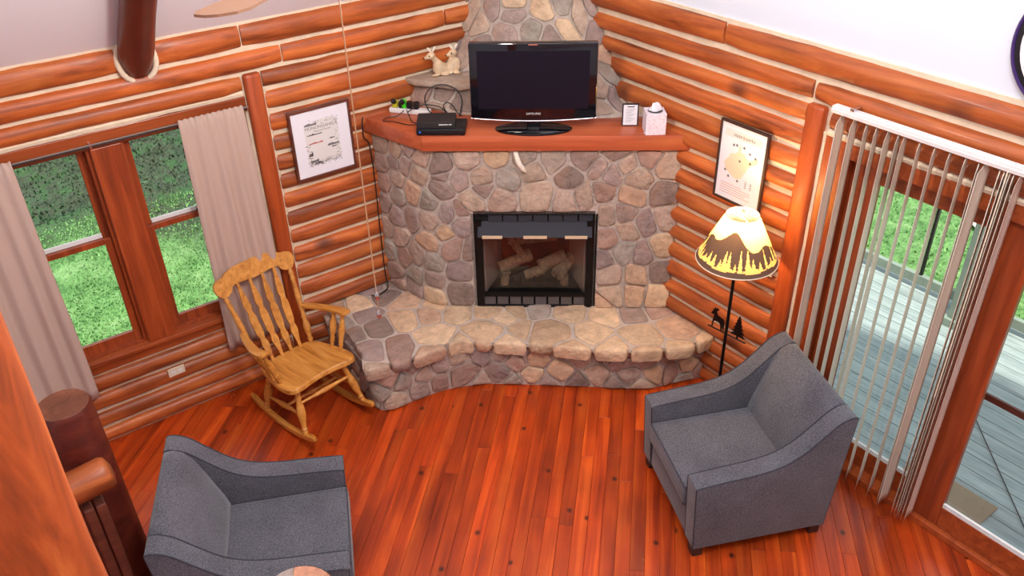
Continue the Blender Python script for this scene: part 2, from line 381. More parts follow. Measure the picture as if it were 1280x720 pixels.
# ---- floor
fl = G().box(-7.5, .15, -9, .15, -.12, -.022).mk('floor', M['floor']); tag(fl, 'reddish orange pine plank floor of the living room', 'floor', kind='structure')
PW = .088
def plank_mesh(L):
    g = G().box(-L/2, L/2, -PW/2+.0006, PW/2-.0006, -.022, 0, bev=.0012, seg=1)
    me = bpy.data.meshes.new('plank'); me.from_pydata([tuple(v) for v in g.V], [], g.F); me.materials.append(M['floor']); me.update(); return me
s2 = math.sqrt(.5); pn = 0; pcache = {}
rnd = random.Random(3)
q = -3.3
while q < 3.5:
    # line: point = along*(s2,s2) + q*(-s2,s2); limited to x,y in [-4.7, .05]
    lo = max((-4.7+q*s2)/s2, (-4.7-q*s2)/s2); hi = min((.05+q*s2)/s2, (.05-q*s2)/s2)
    a = lo-rnd.random()*1.5
    while a < hi-.12:
        L = rnd.choice([1.2, 1.5, 1.8, 2.1, 2.4]); a1 = a+L; s = max(a, lo); e = min(a1, hi)
        a = a1
        if e-s < .12: continue
        Lr = round(e-s, 3)
        if Lr not in pcache: pcache[Lr] = plank_mesh(Lr-.0012)
        c = (s+e)/2
        o = bpy.data.objects.new('plank', pcache[Lr]); COL.objects.link(o); o.parent = fl
        o.location = Vector((c*s2-q*s2, c*s2+q*s2, 0))-fl.location; o.rotation_euler.z = R(45); pn += 1
    q += PW

# ---- log walls
def log_geo(L, z0, z1, seed, dep=.054, gap=.0118):
    """log along local x centred at 0, bulging to local -y"""
    n = max(4, int(L/.12)); V = []; F = []; K = 9
    zc = (z0+z1)/2; hh = (z1-z0)/2-gap
    for i in range(n+1):
        x = -L/2+L*i/n
        e = min(1, min(i, n-i)*.5+.62)
        h2 = hh*(1+.09*nz(x*1.7, seed))+.005*nz(x*9, seed+5); d2 = dep*(1+.18*nz(x*1.1, seed+9))
        zo = .006*nz(x*.9, seed+20)
        for k in range(K):
            t = math.pi*(k/(K-1)-.5)
            V.append((x, -d2*e*max(0, math.cos(t))**.75+(.012 if k in (0, K-1) else 0), zo+h2*(.92+.08*e)*math.sin(t)+.004*nz(x*17, k*3, seed)))
    for i in range(n):
        for k in range(K-1): F.append((i*K+k, i*K+k+1, (i+1)*K+k+1, (i+1)*K+k))
    F.append(tuple(range(K))); F.append(tuple(n*K+k for k in range(K-1, -1, -1)))
    return V, F, zc
def lay_logs(wall, side, rows, gap=.012):
    for i, segs in rows.items():
        for (a, b) in segs:
            L = b-a; V, F, zc = log_geo(L, CH[i], CH[i+1], random.random()*90, gap=gap)
            c = (a+b)/2
            wp = Vector((c, 0, zc)) if side == 'L' else Vector((0, c, zc))
            o = mk('log', V, F, M['log'], wall, loc=wp-wall.location, smooth=60, rot=0 if side == 'L' else R(-90))
def slab(name, mat, boxes):
    g = G()
    for b in boxes: g.box(*b)
    return g.mk(name, mat)
JG = .012
wl = slab('wall_left', M['chink'], [(-7.5, -4.13, -.012, .18, 0, 2.64), (-4.13, -2.37, -.012, .18, 0, .60), (-4.13, -2.37, -.012, .18, 2.12, 2.64), (-2.37, .18, -.012, .18, 0, 2.64)])
tag(wl, 'log wall with pale chinking around the double window', 'wall', kind='structure')
rows = {}
for i in range(18):
    z0, z1 = CH[i], CH[i+1]
    if z1 < .6: segs = [(-5.6, -4.35), (-4.33, -2.36), (-2.225, -1.3)]
    elif z1 < 2.1: segs = [(-5.6, -4.24), (-2.225, -1.42)]
    elif i == 14: segs = [(-5.6, -4.24), (-2.225, -1.0)]
    elif i == 15: segs = [(-5.6, -2.365), (-2.225, -.55)]
    elif i == 16: segs = [(-5.6, -3.3), (-3.288, -2.075), (-2.063, -.83), (-.818, -.4)]
    else: segs = [(-5.6, -3.06), (-2.84, -2.32), (-2.308, -.35)]
    if i == 14: segs = [(-5.6, -4.24), (-2.225, -.78)]
    rows[i] = segs
rows[4] = [(-5.6, -4.36), (-2.225, -1.3)]
rows[13] = [(-5.6, -4.24), (-2.225, -1.08)]; rows[12] = [(-5.6, -4.24), (-2.225, -1.1)]
rows[16] = [(-5.6, -2.075), (-2.063, -.83), (-.818, -.4)]
lay_logs(wl, 'L', rows)
wr = slab('wall_right', M['chink'], [(-.012, .18, -2.80, 0, 0, 2.64), (-.012, .18, -9, -5.15, 0, 2.64), (-.012, .18, -5.15, -2.80, 2.13, 2.64)])
tag(wr, 'log wall with pale chinking beside the sliding door', 'wall', kind='structure')
rows = {}
for i in range(18):
    if i < 15: segs = [(-2.565, -1.3 if CH[i] < 1.8 else -.9)]
    elif i == 15: segs = [(-2.56, -.75), (-5.2, -2.72)]
    elif i == 16: segs = [(-2.575, -.65), (-5.2, -2.60)]
    else: segs = [(-1.905, -.55), (-5.2, -1.918)]
    if i == 2: segs = [(-2.565, -1.95)]
    if i < 2: segs = [(-2.565, -1.95)]
    rows[i] = segs
lay_logs(wr, 'R', rows, .0155)
# gable above the logs, far walls, sloping ceiling
gb = G().prism([(0, 2.64), (0, 2.66), (-4.5, 7.14), (-9, 2.66), (-9, 2.64)], .0, .18, 'x').mk('wall_right_gable', M['white_wall'])
tag(gb, 'white painted gable wall above the logs with the clock', 'wall', kind='structure')
wb = G().prism([(.18, 0), (.18, 2.66), (-4.5, 7.14), (-9, 2.66), (-9, 0)], -7.68, -7.5, 'x').mk('wall_far', M['white_wall']); tag(wb, 'plain white wall at the far end of the room', 'wall', kind='structure')
wk = G().box(-7.68, .18, -9.18, -9, 0, 2.7).mk('wall_back', M['white_wall']); tag(wk, 'plain white wall behind the loft', 'wall', kind='structure')
cg = G()
cg.prism([(.25, 2.37), (-4.5, 7.12), (-4.5, 7.3), (.25, 2.55)], -7.7, .2, 'x').prism([(-9.25, 2.37), (-4.5, 7.12), (-4.5, 7.3), (-9.25, 2.55)], -7.7, .2, 'x')
ce = cg.mk('ceiling', M['white']); tag(ce, 'white painted ceiling sloping up from the log wall', 'ceiling', kind='structure')
# rafter log running up the slope, with its ring of chinking
g = G(); ra = Vector((-2.95, .06, 2.46)); rd = Vector((0, -s2, s2))
g.tube([ra+rd*(t*.12) for t in range(0, 45)], .098, 18, rfun=lambda t: .096+.004*math.sin(t*40))
bmv = empty('trim_1', (-2.95, 0, 2.46)); tag(bmv, 'dark red brown round log rafter set into the white ceiling', 'rafter', kind='structure')
# local x along the log for grain
qv = rd.to_track_quat('X', 'Z')
def along(p, qn, V): return [qn.inverted() @ (v-p) for v in V]
def mk_oriented(name, g_, mat, parent, origin, quat, smooth=60):
    V = along(Vector(origin), quat, g_.V)
    o = mk(name, V, g_.F, mat, parent, loc=Vector(origin)-wloc(parent), smooth=smooth); o.rotation_mode = 'QUATERNION'; o.rotation_quaternion = quat; return o
mk_oriented('log', g, M['beam'], bmv, ra, qv)
ring = []
for k in range(25):
    a = math.pi*2*k/24; ring.append(Vector((-2.95+.108*math.cos(a), -.035+.012*math.sin(3*a), 2.535+.128*math.sin(a))))
G().tube(ring, .017, 8).mk('chinking_ring', M['chink'], bmv, smooth=True)

# ---- trim posts beside window and door
g = G().box(-2.352, -2.238, -.06, 0, 0, 2.312, bev=.018, seg=2)
t = g.mk('trim_2', M['post'], smooth=True); tag(t, 'upright orange wood post beside the window with mauve curtain', 'post', kind='structure')
t = G().box(-4.24, -4.13, -.06, 0, 0, 2.185, bev=.018, seg=2).mk('trim_3', M['post'], smooth=True); tag(t, 'upright wood post at the far side of the window', 'post', kind='structure')
t = G().box(-.062, 0, -2.69, -2.575, 0, 2.322, bev=.016, seg=2).mk('trim_4', M['post'], smooth=True); tag(t, 'upright orange wood post between lamp and door blinds', 'post', kind='structure')
def wavy_strip(name, path, r, mat, label):
    pts = [Vector(p)+Vector((0, .005*nz(i*1.3, 4), .004*nz(i*1.7, 9))) for i, p in enumerate(path)]
    g_ = G().tube(pts, r, 6, rfun=lambda t_: r*(1+.3*nz(t_*40, len(path))))
    o = g_.mk(name, mat, smooth=True); tag(o, label, 'chinking', kind='structure'); return o
wavy_strip('trim_5', [(-.018, -2.703, .02+z*.08) for z in range(0, 28)], .016, M['chink'], 'pale chinking seam along the post by the door')
wavy_strip('trim_6', [(-2.222, -.012, .02+z*.08) for z in range(0, 28)], .012, M['chink'], 'pale chinking seam along the post by the window')
wavy_strip('trim_7', [(-2.37-.08*i, -.018, 2.192) for i in range(0, 24)], .02, M['chink'], 'pale chinking seam above the window header')
wavy_strip('trim_8', [(-.02, -2.72-.08*i, 2.185) for i in range(0, 30)], .02, M['chink'], 'pale chinking seam above the sliding door header')
wavy_strip('trim_9', [(-4.3+.08*i, -.012, .012) for i in range(0, 28)], .014, M['chink'], 'pale seam where log wall meets floor')

# ---- windows
g = G().box(-3.337, -3.157, -.034, .06, .662, 2.075, bev=.006)
t = g.mk('trim_10', M['trimz']); tag(t, 'wide flat wood mullion between the two window sashes', 'mullion', kind='structure')
t = G().box(-4.12, -2.36, -.03, .02, 2.075, 2.175, bev=.006).mk('trim_11', M['trim']); tag(t, 'wood header board over the window', 'header', kind='structure')
t = G().box(-4.13, -2.36, -.052, .10, .625, .662, bev=.008).box(-4.13, -2.37, -.035, .0, .565, .625, bev=.006).mk('trim_12', M['trim']); tag(t, 'wood window sill ledge under the double window', 'sill', kind='structure')
def window(name, x0, x1, label):
    e = empty(name, ((x0+x1)/2, .06, .66)); tag(e, label, 'window', kind='structure')
    f = G().box(x0, x0+.02, 0.001, .14, .66, 2.10).box(x1-.02, x1, 0.001, .14, .66, 2.10).box(x0+.02, x1-.02, 0.001, .14, 2.065, 2.10).box(x0+.02, x1-.02, .001, .14, .66, .675)
    f.mk('window_frame', M['trimz'], e)
    for nm, z0, z1, y in (('lower_sash', .675, 1.46, .035), ('upper_sash', 1.44, 2.065, .075)):
        a, b = x0+.02, x1-.02
        s_ = G().box(a, a+.045, y, y+.03, z0, z1, bev=.004).box(b-.045, b, y, y+.03, z0, z1, bev=.004).box(a+.045, b-.045, y+.001, y+.029, z0, z0+(.075 if nm[0] == 'l' else .03)).box(a+.045, b-.045, y+.001, y+.029, z1-.035, z1)
        so = s_.mk(nm, M['trimz'], e)
        G().box(a+.04, b-.04, y+.012, y+.018, z0+.02, z1-.02).mk('pane', M['glass'], so)
    G().box(x0+.065, x1-.065, .067, .082, 1.462, 1.488).mk('track_strip', M['vwhite'], e)
    xm = x0+.30 if x0 < -3.5 else x1-.36
    g_ = G().box(xm-.04, xm+.04, .035, .065, 1.461, 1.475, bev=.004).box(xm-.03, xm+.005, .03, .05, 1.475, 1.485, bev=.003)
    g_.mk('sash_lock', M['black'], e)
    return e
window('window_1', -4.10, -3.337, 'double hung window beside the pale curtain and the log newel post')
window('window_2', -3.157, -2.40, 'double hung window behind the rocking chair')

# ---- sliding door (wall_right, looking out to the deck)
def yx(name, mat, x0, x1, y0, y1, z0, z1, parent=None, bev=.006): return G().box(x0, x1, y0, y1, z0, z1, bev=bev).mk(name, mat, parent)
dr = empty('door_1', (.03, -3.9, 0)); tag(dr, 'sliding glass door with reddish wood frame leading to the deck', 'door', kind='structure')
yx('jamb', M['trimz'], -.03, .14, -2.86, -2.715, 0, 2.17, dr)
yx('header', M['trim'], -.03, .14, -5.1, -2.86, 2.075, 2.17, dr); yx('threshold', M['trim'], -.03, .16, -5.1, -2.86, 0, .05, dr)
def panel(y0, y1, x, sl, sr):
    p = empty('door_panel', (x, (y0+y1)/2, .05), parent=dr)
    yx('stile', M['trimz'], x, x+.045, y1-sl, y1, .05, 2.075, p); yx('stile', M['trimz'], x, x+.045, y0, y0+sr, .05, 2.075, p)
    yx('top_rail', M['trim'], x, x+.045, y0+sr, y1-sl, 1.955, 2.075, p); yx('bottom_rail', M['trim'], x, x+.045, y0+sr, y1-sl, .05, .205, p)
    yx('pane', M['glass'], x+.02, x+.026, y0+sr-.01, y1-sl+.01, .195, 1.965, p, bev=0)
    for z in (.206, .217, .228):
        yx('glazing_bead', M['vwhite'], x+.002, x+.02, y0+sr, y1-sl, z, z+.004, p, bev=0)
    return p
panel(-3.80, -2.86, .055, .17, .15)
panel(-4.95, -3.76, .0, .16, .16)
yx('screen_rail', plain('screen_rail_brown', srgb(96, 44, 36), .5), .115, .13, -5.0, -3.8, on(0, .12, 1236, 497).z-.02, on(0, .12, 1236, 497).z+.02, dr, bev=0)

# ---------------------------------------------------------------- outside: deck, railing, lawn
dk = G().box(.18, 2.78, -6.6, .6, -.34, -.24).mk('deck', M['rail']); tag(dk, 'weathered grey plank deck outside the sliding door', 'deck', kind='structure')
for i in range(18):
    x0 = .185+i*.143
    G().box(x0, x0+.137, -6.6, .6, -.24, -.205).mk('plank', M['deck'], dk)
rl = empty('deck_railing', (2.55, -2.6, -.205)); tag(rl, 'weathered wood deck railing on the lawn side of the deck', 'railing')
for y in (-5.6, -2.9, .4): G().box(2.60, 2.73, y-.065, y+.065, -.205, .95, bev=.006).mk('post', M['rail'], rl)
for z, d in ((-.15, .045), (.86, .045)): G().box(2.64, 2.69, -5.6, .4, z, z+d*2, bev=.004).mk('rail', M['rail'], rl)
for y in (-4.7, -3.8, -2.45, -2.2, -1.6, -.7): G().box(2.65, 2.68, y-.012, y+.012, -.10, .87).mk('baluster', M['iron'], rl)
pp = empty('porch_post', (2.44, -2.74, -.205)); tag(pp, 'square grey green porch post standing on the deck', 'post')
G().box(2.35, 2.53, -2.83, -2.65, -.13, 2.55, bev=.008).mk('shaft', M['rail'], pp); G().box(2.32, 2.56, -2.86, -2.62, -.205, -.13, bev=.008).mk('base', M['rail'], pp)
mt = zp(-.2, 1178, 622)
mo = G().box(.27, .70, -4.0, -3.42, -.205, -.19, bev=.004).mk('doormat', M['mat']); tag(mo, 'tan coir doormat lying on the deck outside the door', 'doormat')
a = zp(-.2, 1222, 530); b = zp(-.2, 1279, 657)
co = G().tube(spline([a+Vector((.3, .28, .004)), a+Vector((0, 0, .004)), (a+b)/2+Vector((.0, 0, .004)), b+Vector((0, 0, .004)), b+Vector((-.3, -.3, .004))], 6), .0035, 6).mk('cable', M['cable']); tag(co, 'thin dark cable trailing across the grey deck boards', 'cable')
def terrain(x, y):
    z = -.62+.05*nz(x*.5, y*.5)
    if y > 3.2: z += (y-3.2)*.30+.1*nz(x*.9, y*.9, 3)
    return z
nx, ny = 60, 60; V = []; F = []
for j in range(ny+1):
    for i in range(nx+1):
        x = -14+34*i/nx; y = -16+36*j/ny
        V.append((x, y, terrain(x, y) if not (-7.9 < x < .3 and -9.4 < y < .3) else -.8))
for j in range(ny):
    for i in range(nx): F.append((j*(nx+1)+i, j*(nx+1)+i+1, (j+1)*(nx+1)+i+1, (j+1)*(nx+1)+i))
gr = mk('lawn', V, F, M['ground'], smooth=True); tag(gr, 'green lawn sloping up to undergrowth coloured dark for tree shade outside the windows', 'lawn', kind='structure')
def blades(name, n, region, mat, hgt, label, cat, rs):
    rg = random.Random(rs); V = []; F = []
    for _ in range(n):
        x = rg.uniform(*region[0]); y = rg.uniform(*region[1]); z = terrain(x, y)
        a_ = rg.uniform(0, 6.28); h = hgt*rg.uniform(.5, 1.4); w_ = hgt*rg.uniform(.3, .6); le = rg.uniform(-.8, .8)*h
        dx, dy = math.cos(a_), math.sin(a_)
        k = len(V)
        V += [(x-dx*w_, y-dy*w_, z), (x+dx*w_, y+dy*w_, z), (x-dy*le+dx*w_*.5, y+dx*le+dy*w_*.5, z+h), (x-dy*le-dx*w_*.5, y+dx*le-dy*w_*.5, z+h)]
        F += [(k, k+1, k+2, k+3)]
    o = mk(name, V, F, mat); tag(o, label, cat, kind='stuff'); return o
blades('grass', 42000, ((-6.0, 1.0), (.6, 4.2)), M['blade'], .018, 'short green grass outside the double window', 'grass', 1)
blades('undergrowth', 22000, ((-7, 1.0), (4.25, 9)), M['leafd'], .03, 'leafy undergrowth on the bank beyond the lawn, coloured dark for tree shade', 'undergrowth', 2)
blades('grass', 12000, ((2.85, 7), (-6, 2)), M['blade'], .025, 'sunny green grass beyond the deck railing', 'grass', 3)
gv = []
for k in range(24):
    a_ = 6.283*k/24; x = 5.6+1.2*math.cos(a_)*(1+.2*nz(k*.7)); y = -3.0+1.9*math.sin(a_)*(1+.2*nz(k*.9, 4)); gv.append((x, y, terrain(x, y)+.06))
gvo = mk('gravel_patch', gv+[(5.6, -3.0, terrain(5.6, -3)+.07)], [(k, (k+1) % 24, 24) for k in range(24)], M['gravel']); tag(gvo, 'pale sunlit gravel patch in the lawn beyond the deck', 'gravel', kind='stuff')

# ================================================================ FIREPLACE
UA = R(-38.6); U = Vector((math.cos(UA), math.sin(UA), 0)); N = Vector((-math.sin(UA), math.cos(UA), 0))   # N points into the corner
FD = -1.30
def face_pt(px, py, d=FD):
    dd = ray(px, py); return CAM+dd*((d-CAM.dot(N))/dd.dot(N))
def clip_half(poly, a, b, c):
    """keep a*x+b*y<=c"""
    out = []
    for i in range(len(poly)):
        p = poly[i]; q_ = poly[(i+1) % len(poly)]; fp = a*p[0]+b*p[1]-c; fq = a*q_[0]+b*q_[1]-c
        if fp <= 0: out.append(p)
        if (fp < 0 < fq) or (fq < 0 < fp):
            t_ = fp/(fp-fq); out.append((p[0]+(q_[0]-p[0])*t_, p[1]+(q_[1]-p[1])*t_))
    return out
def area(P): return .5*sum(P[i][0]*P[(i+1) % len(P)][1]-P[(i+1) % len(P)][0]*P[i][1] for i in range(len(P)))
def inside(P, x, y):
    r_ = False
    for i in range(len(P)):
        (x0, y0), (x1, y1) = P[i], P[(i+1) % len(P)]
        if (y0 > y) != (y1 > y) and x < (x1-x0)*(y-y0)/(y1-y0)+x0: r_ = not r_
    return r_
def cells(domain, seeds, hole=None):
    out = []
    for i, (x, y, w_) in enumerate(seeds):
        P = domain
        for j, (x2, y2, w2) in enumerate(seeds):
            if i == j: continue
            a_, b_ = x2-x, y2-y
            if a_*a_+b_*b_ > .8: continue
            c_ = (x2*x2+y2*y2-w2-x*x-y*y+w_)/2
            P = clip_half(P, a_, b_, c_)
            if len(P) < 3: break
        if hole and len(P) >= 3:
            h0, h1, hz = hole; opts = []
            if x < h0: opts.append(clip_half(P, 1, 0, h0))
            if x > h1: opts.append(clip_half(P, -1, 0, -h1))
            if y > hz: opts.append(clip_half(P, 0, -1, -hz))
            if opts: P = max(opts, key=lambda q_: abs(area(q_)) if len(q_) > 2 else 0)
        if len(P) >= 3 and abs(area(P)) > .0006: out.append((i, P))
    return out
def fill(domain, seeds, dmin, rs):
    rg = random.Random(rs); xs = [p[0] for p in domain]; ys = [p[1] for p in domain]
    for _ in range(900):
        x = rg.uniform(min(xs), max(xs)); y = rg.uniform(min(ys), max(ys))
        if inside(domain, x, y) and all((x-s_[0])**2+(y-s_[1])**2 > dmin*dmin for s_ in seeds): seeds.append((x, y, 0))
    return seeds
def rounded(P, m, rs):
    """resample, shrink by the mortar joint, soften corners"""
    rg = random.Random(rs)
    if area(P) < 0: P = P[::-1]
    # drop tiny edges
    Q = []
    for p in P:
        if not Q or (p[0]-Q[-1][0])**2+(p[1]-Q[-1][1])**2 > 1.6e-4: Q.append(p)
    if len(Q) < 3: return None
    cx = sum(p[0] for p in Q)/len(Q); cy = sum(p[1] for p in Q)/len(Q)
    S = []
    for p in Q:
        d = math.hypot(p[0]-cx, p[1]-cy); k = max(.3, 1-m*1.25/max(d, .01)); k *= rg.uniform(.95, 1.03); S.append((cx+(p[0]-cx)*k, cy+(p[1]-cy)*k))
    for it in range(2):
        T = []
        for i in range(len(S)):
            p, q_ = S[i], S[(i+1) % len(S)]; f = .13 if it == 0 else .25
            T += [(p[0]+(q_[0]-p[0])*f, p[1]+(q_[1]-p[1])*f), (p[0]+(q_[0]-p[0])*(1-f), p[1]+(q_[1]-p[1])*(1-f))]
        S = T
    return (cx, cy), S
PAL = [srgb(166, 144, 134), srgb(154, 134, 128), srgb(178, 154, 138), srgb(144, 124, 114), srgb(186, 162, 142), srgb(162, 150, 138), srgb(168, 138, 124)]
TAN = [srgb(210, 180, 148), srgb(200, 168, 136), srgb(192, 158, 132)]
def stones(domain, seeds, surf, parent, rs, joint=.010, hh=(.012, .026), lo=-.006, tanp=.15, slab=None, hole=None):
    rg = random.Random(rs)
    for i, P in cells(domain, seeds, hole):
        rp = rounded(P, joint, rs*100+i)
        if rp is None: continue
        (cx, cy), S = rp; h = rg.uniform(*hh); n = len(S)
        tl = (rg.uniform(-.35, .35), rg.uniform(-.35, .35))
        V = []; F = []
        rings = [(1.0, lo), (1.0, h*.55), (.965, h*.9), (.82, h), (.42, h*1.04)]
        ov = slab(cx, cy) if slab else None
        if ov: rings = [(.88, -.085), (.98, -.062), (1.01, -.02), (.97, .006), (.85, .014), (.45, .018)]
        for k, (sc_, hz) in enumerate(rings):
            for j, (x, y) in enumerate(S):
                jit = 1+(.035*nz(x*22, y*22, k*.3+rs) if k else 0)
                xx = cx+(x-cx)*sc_*jit; yy = cy+(y-cy)*sc_*jit
                dz = hz+((x-cx)*tl[0]+(y-cy)*tl[1])*(.25*h/.03 if (k and not ov) else 0)+(.004*nz(xx*16, yy*16, rs) if k > 1 else 0)
                V.append(surf(xx, yy, dz))
        V.append(surf(cx, cy, rings[-1][1]*1.02)); m_ = len(rings)
        for k in range(m_-1):
            for j in range(n): F.append((k*n+j, k*n+(j+1) % n, (k+1)*n+(j+1) % n, (k+1)*n+j))
        for j in range(n): F.append(((m_-1)*n+j, (m_-1)*n+(j+1) % n, m_*n))
        F.append(tuple(range(n-1, -1, -1)))
        o = mk('stone', V, F, M['stone'], parent, smooth=55)
        tp = tanp(cx, cy) if callable(tanp) else tanp
        c = rg.choice(TAN) if rg.random() < tp else rg.choice(PAL)
        f = rg.uniform(.85, 1.12); o.color = (c[0]*f, c[1]*f, c[2]*f, 1)
class Path:
    """plan polyline with rounded corners, parametrised by length; outward = right-hand side seen walking along"""
    def __init__(s, pts, rad=.1, k=6):
        P = [Vector((p[0], p[1])) for p in pts]; Q = [P[0]]
        for i in range(1, len(P)-1):
            a_ = (P[i-1]-P[i]); b_ = (P[i+1]-P[i]); r_ = min(rad, a_.length*.45, b_.length*.45)
            A = P[i]+a_.normalized()*r_; B = P[i]+b_.normalized()*r_
            for j in range(k+1):
                t_ = j/k; Q.append(A*(1-t_)**2+P[i]*2*t_*(1-t_)+B*t_*t_)
        Q.append(P[-1]); s.Q = Q; s.L = [0]
        for i in range(1, len(Q)): s.L.append(s.L[-1]+(Q[i]-Q[i-1]).length)
        s.len = s.L[-1]
    def at(s, d):
        i = 0
        while i < len(s.Q)-2 and s.L[i+1] < d: i += 1
        t_ = (d-s.L[i])/max(1e-9, s.L[i+1]-s.L[i]); p = s.Q[i]+(s.Q[i+1]-s.Q[i])*t_
        dr_ = (s.Q[i+1]-s.Q[i]).normalized()
        # smooth the normal a little
        j = i+1 if t_ > .5 else i-1
        if 0 <= j < len(s.Q)-1:
            d2 = (s.Q[j+1]-s.Q[j]).normalized(); w_ = abs(t_-.5); dr_ = (dr_*(1-w_)+d2*w_).normalized()
        return p, Vector((dr_.y, -dr_.x))
    def surf(s):
        def f(a_, z, h):
            p, n = s.at(a_); return Vector((p.x+n.x*h, p.y+n.y*h, z))
        return f
def inv(surf, amax, z0, z1, px, py):
    best = None
    for st in range(3):
        if st == 0: A = [amax*i/60 for i in range(61)]; Z = [z0+(z1-z0)*i/30 for i in range(31)]; da, dz = amax/60, (z1-z0)/30
        else: A = [best[1]+da*(i-5)/5 for i in range(11)]; Z = [best[2]+dz*(i-5)/5 for i in range(11)]; da /= 5; dz /= 5
        best = None
        for a_ in A:
            for z in Z:
                x, y = proj(surf(a_, z, .02)); e = (x-px)**2+(y-py)**2
                if best is None or e < best[0]: best = (e, a_, z)
    return best[1], best[2], best[0]
fp = empty('fireplace', (-.7, -.9, 0)); tag(fp, 'corner fireplace of rounded field stones with wide raised hearth and wood mantel', 'fireplace')

# ---- breast
bpth = Path([(-1.50, 0), (-1.375, -.5665), (0, -1.664)], .16, 7); bs = bpth.surf()
Z0, Z1 = .40, 1.80
br = empty('chimney_breast', (-.9, -.7, .43), parent=fp)
# firebox opening on the face
oTL = face_pt(588, 267); oTR = face_pt(743, 267); oBL = face_pt(600, 381); oBR = face_pt(741, 380)
def sface(p):   # distance along the breast path of a point on the front face
    return bpth.len-(Vector((0, -1.664, 0))-Vector((p.x, p.y, 0))).length
OS0 = (sface(oTL)+sface(oBL))/2; OS1 = (sface(oTR)+sface(oBR))/2; OZ = (oTL.z+oTR.z)/2
DEP = .42
V = []; F = []
ss = sorted(set([bpth.L[i] for i in range(len(bpth.Q))]+[OS0, OS1]))
g = G()
for i in range(len(ss)-1):
    for z0_, z1_ in ((Z0, OZ), (OZ, Z1)):
        if z1_ == OZ and ss[i] >= OS0-1e-6 and ss[i+1] <= OS1+1e-6: continue
        g.add([bs(ss[i], z0_, 0), bs(ss[i+1], z0_, 0), bs(ss[i+1], z1_, 0), bs(ss[i], z1_, 0)], [(0, 1, 2, 3)])
g.mk('mortar', M['mortar'], br)
bseed_px = [(492,191),(490,203),(505,206),(475,180),(512,187),(494,224),(477,205),(514,242),(480,228),(495,244),(480,255),(534,255),(550,237),(551,210),(522,197),(518,217),(584,201),(572,224),(601,222),(590,254),(604,239.5),(621,197),(624,250),(635,222),(554,219),(672,245),(691,201),(730,200),(712,222),(706,252),(730,245),(752,240),(751,212),(655,200),(665,214),(494,270),(514,274),(535,277),(560,268),(576,282),(574,265),(555,294),(482,285),(499,296),(506,322),(520,318),(539,329),(567,312),(575,340),(492,340),(519,342),(535,303),(484,312),(540,352),(499,357),(517,362),(541,369),(574,366),(598,371),(772,190),(811,200),(784,206),(762,218),(800,224),(832,210),(791,246),(827,242),(757,270),(782,267),(807,280),(831,272),(761,299),(785,290),(780,315),(803,318),(826,310),(752,327),(762,345),(764,370),(793,367),(820,370),(796,345),(824,342),(590,290),(585,315),(752,380)]
SMALL = {(604,239.5):-.004,(554,219):-.003,(574,265):-.003,(555,294):-.002,(598,371):-.002,(490,203):-.002,(672,245):.010,(567,312):.004,(575,340):.004,(800,224):.004,(791,246):.003}
dom = [(.02, Z0+.02), (OS0-.012, Z0+.02), (OS0-.012, OZ+.012), (OS1+.012, OZ+.012), (OS1+.012, Z0+.02), (bpth.len-.01, Z0+.02), (bpth.len-.01, 1.715), (.02, 1.715)]
seeds = []
for p in bseed_px:
    a_, z_, e_ = inv(bs, bpth.len, Z0, 1.75, *p)
    if inside(dom, a_, z_): seeds.append((a_, z_, SMALL.get(p, 0)*.5))
seeds = fill(dom, seeds, .15, 5)
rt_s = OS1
dom = [(.02, Z0+.02), (bpth.len-.01, Z0+.02), (bpth.len-.01, 1.715), (.02, 1.715)]
stones(dom, seeds, bs, br, 11, hole=(OS0-.012, OS1+.012, OZ+.012), tanp=lambda a_, z: .45 if a_ > rt_s and z < 1.2 else .12)  # lower right gets more tan stones: lamp's warm glow put into colour

# ---- firebox
fb = empty('firebox', ((bs((OS0+OS1)/2, .43, 0))), parent=fp)
def fbp(s, d, z):   # s along face, d depth into the chimney
    p = bs(s, z, -d); return p
def fbox(name, s0, s1, d0, d1, z0, z1, mat, parent=fb):
    V = [fbp(s, d, z) for s in (s0, s1) for d in (d0, d1) for z in (z0, z1)]
    return mk(name, V, [(0, 1, 3, 2), (4, 6, 7, 5), (0, 4, 5, 1), (2, 3, 7, 6), (0, 2, 6, 4), (1, 5, 7, 3)], mat, parent)
W_ = OS1-OS0; ZB = .43
fbox('back_panel', OS0, OS1, DEP, DEP+.02, ZB, OZ, M['slot'])
fbox('ceiling_panel', OS0, OS1, 0, DEP, OZ-.01, OZ+.02, M['slot']); fbox('floor_panel', OS0, OS1, 0, DEP, ZB-.03, ZB, M['slot'])
for sd in (0, 1):
    s0 = OS0-.02 if sd == 0 else OS1; fbox('side_panel', s0, s0+.02, 0, DEP, ZB, OZ, M['slot'])
    # brick liner angled inwards
    sa_, sb_ = (OS0+.07, OS0+.17) if sd == 0 else (OS1-.07, OS1-.17)
    V = [fbp(sa_, .06, ZB+.09), fbp(sb_, DEP-.04, ZB+.09), fbp(sb_, DEP-.04, OZ-.16), fbp(sa_, .06, OZ-.16)]
    V += [v+U*(.015 if sd else -.015) for v in V]
    lin = mk('brick_liner', V, [(0, 1, 2, 3), (7, 6, 5, 4), (0, 4, 5, 1), (1, 5, 6, 2), (2, 6, 7, 3), (3, 7, 4, 0)], M['tile'], fb)
lt = .105; zt0 = OZ-lt
fbox('top_louver_back', OS0+.005, OS1-.005, .03, .04, OZ-.075, OZ-.005, M['slot'])
nl = 7
for k in range(nl):
    a0 = OS0+.10+(W_-.11)*k/nl; fbox('louver_tile', a0+.006, a0+(W_-.11)/nl-.006, .012, .03, OZ-.07, OZ-.012, M['steel'])
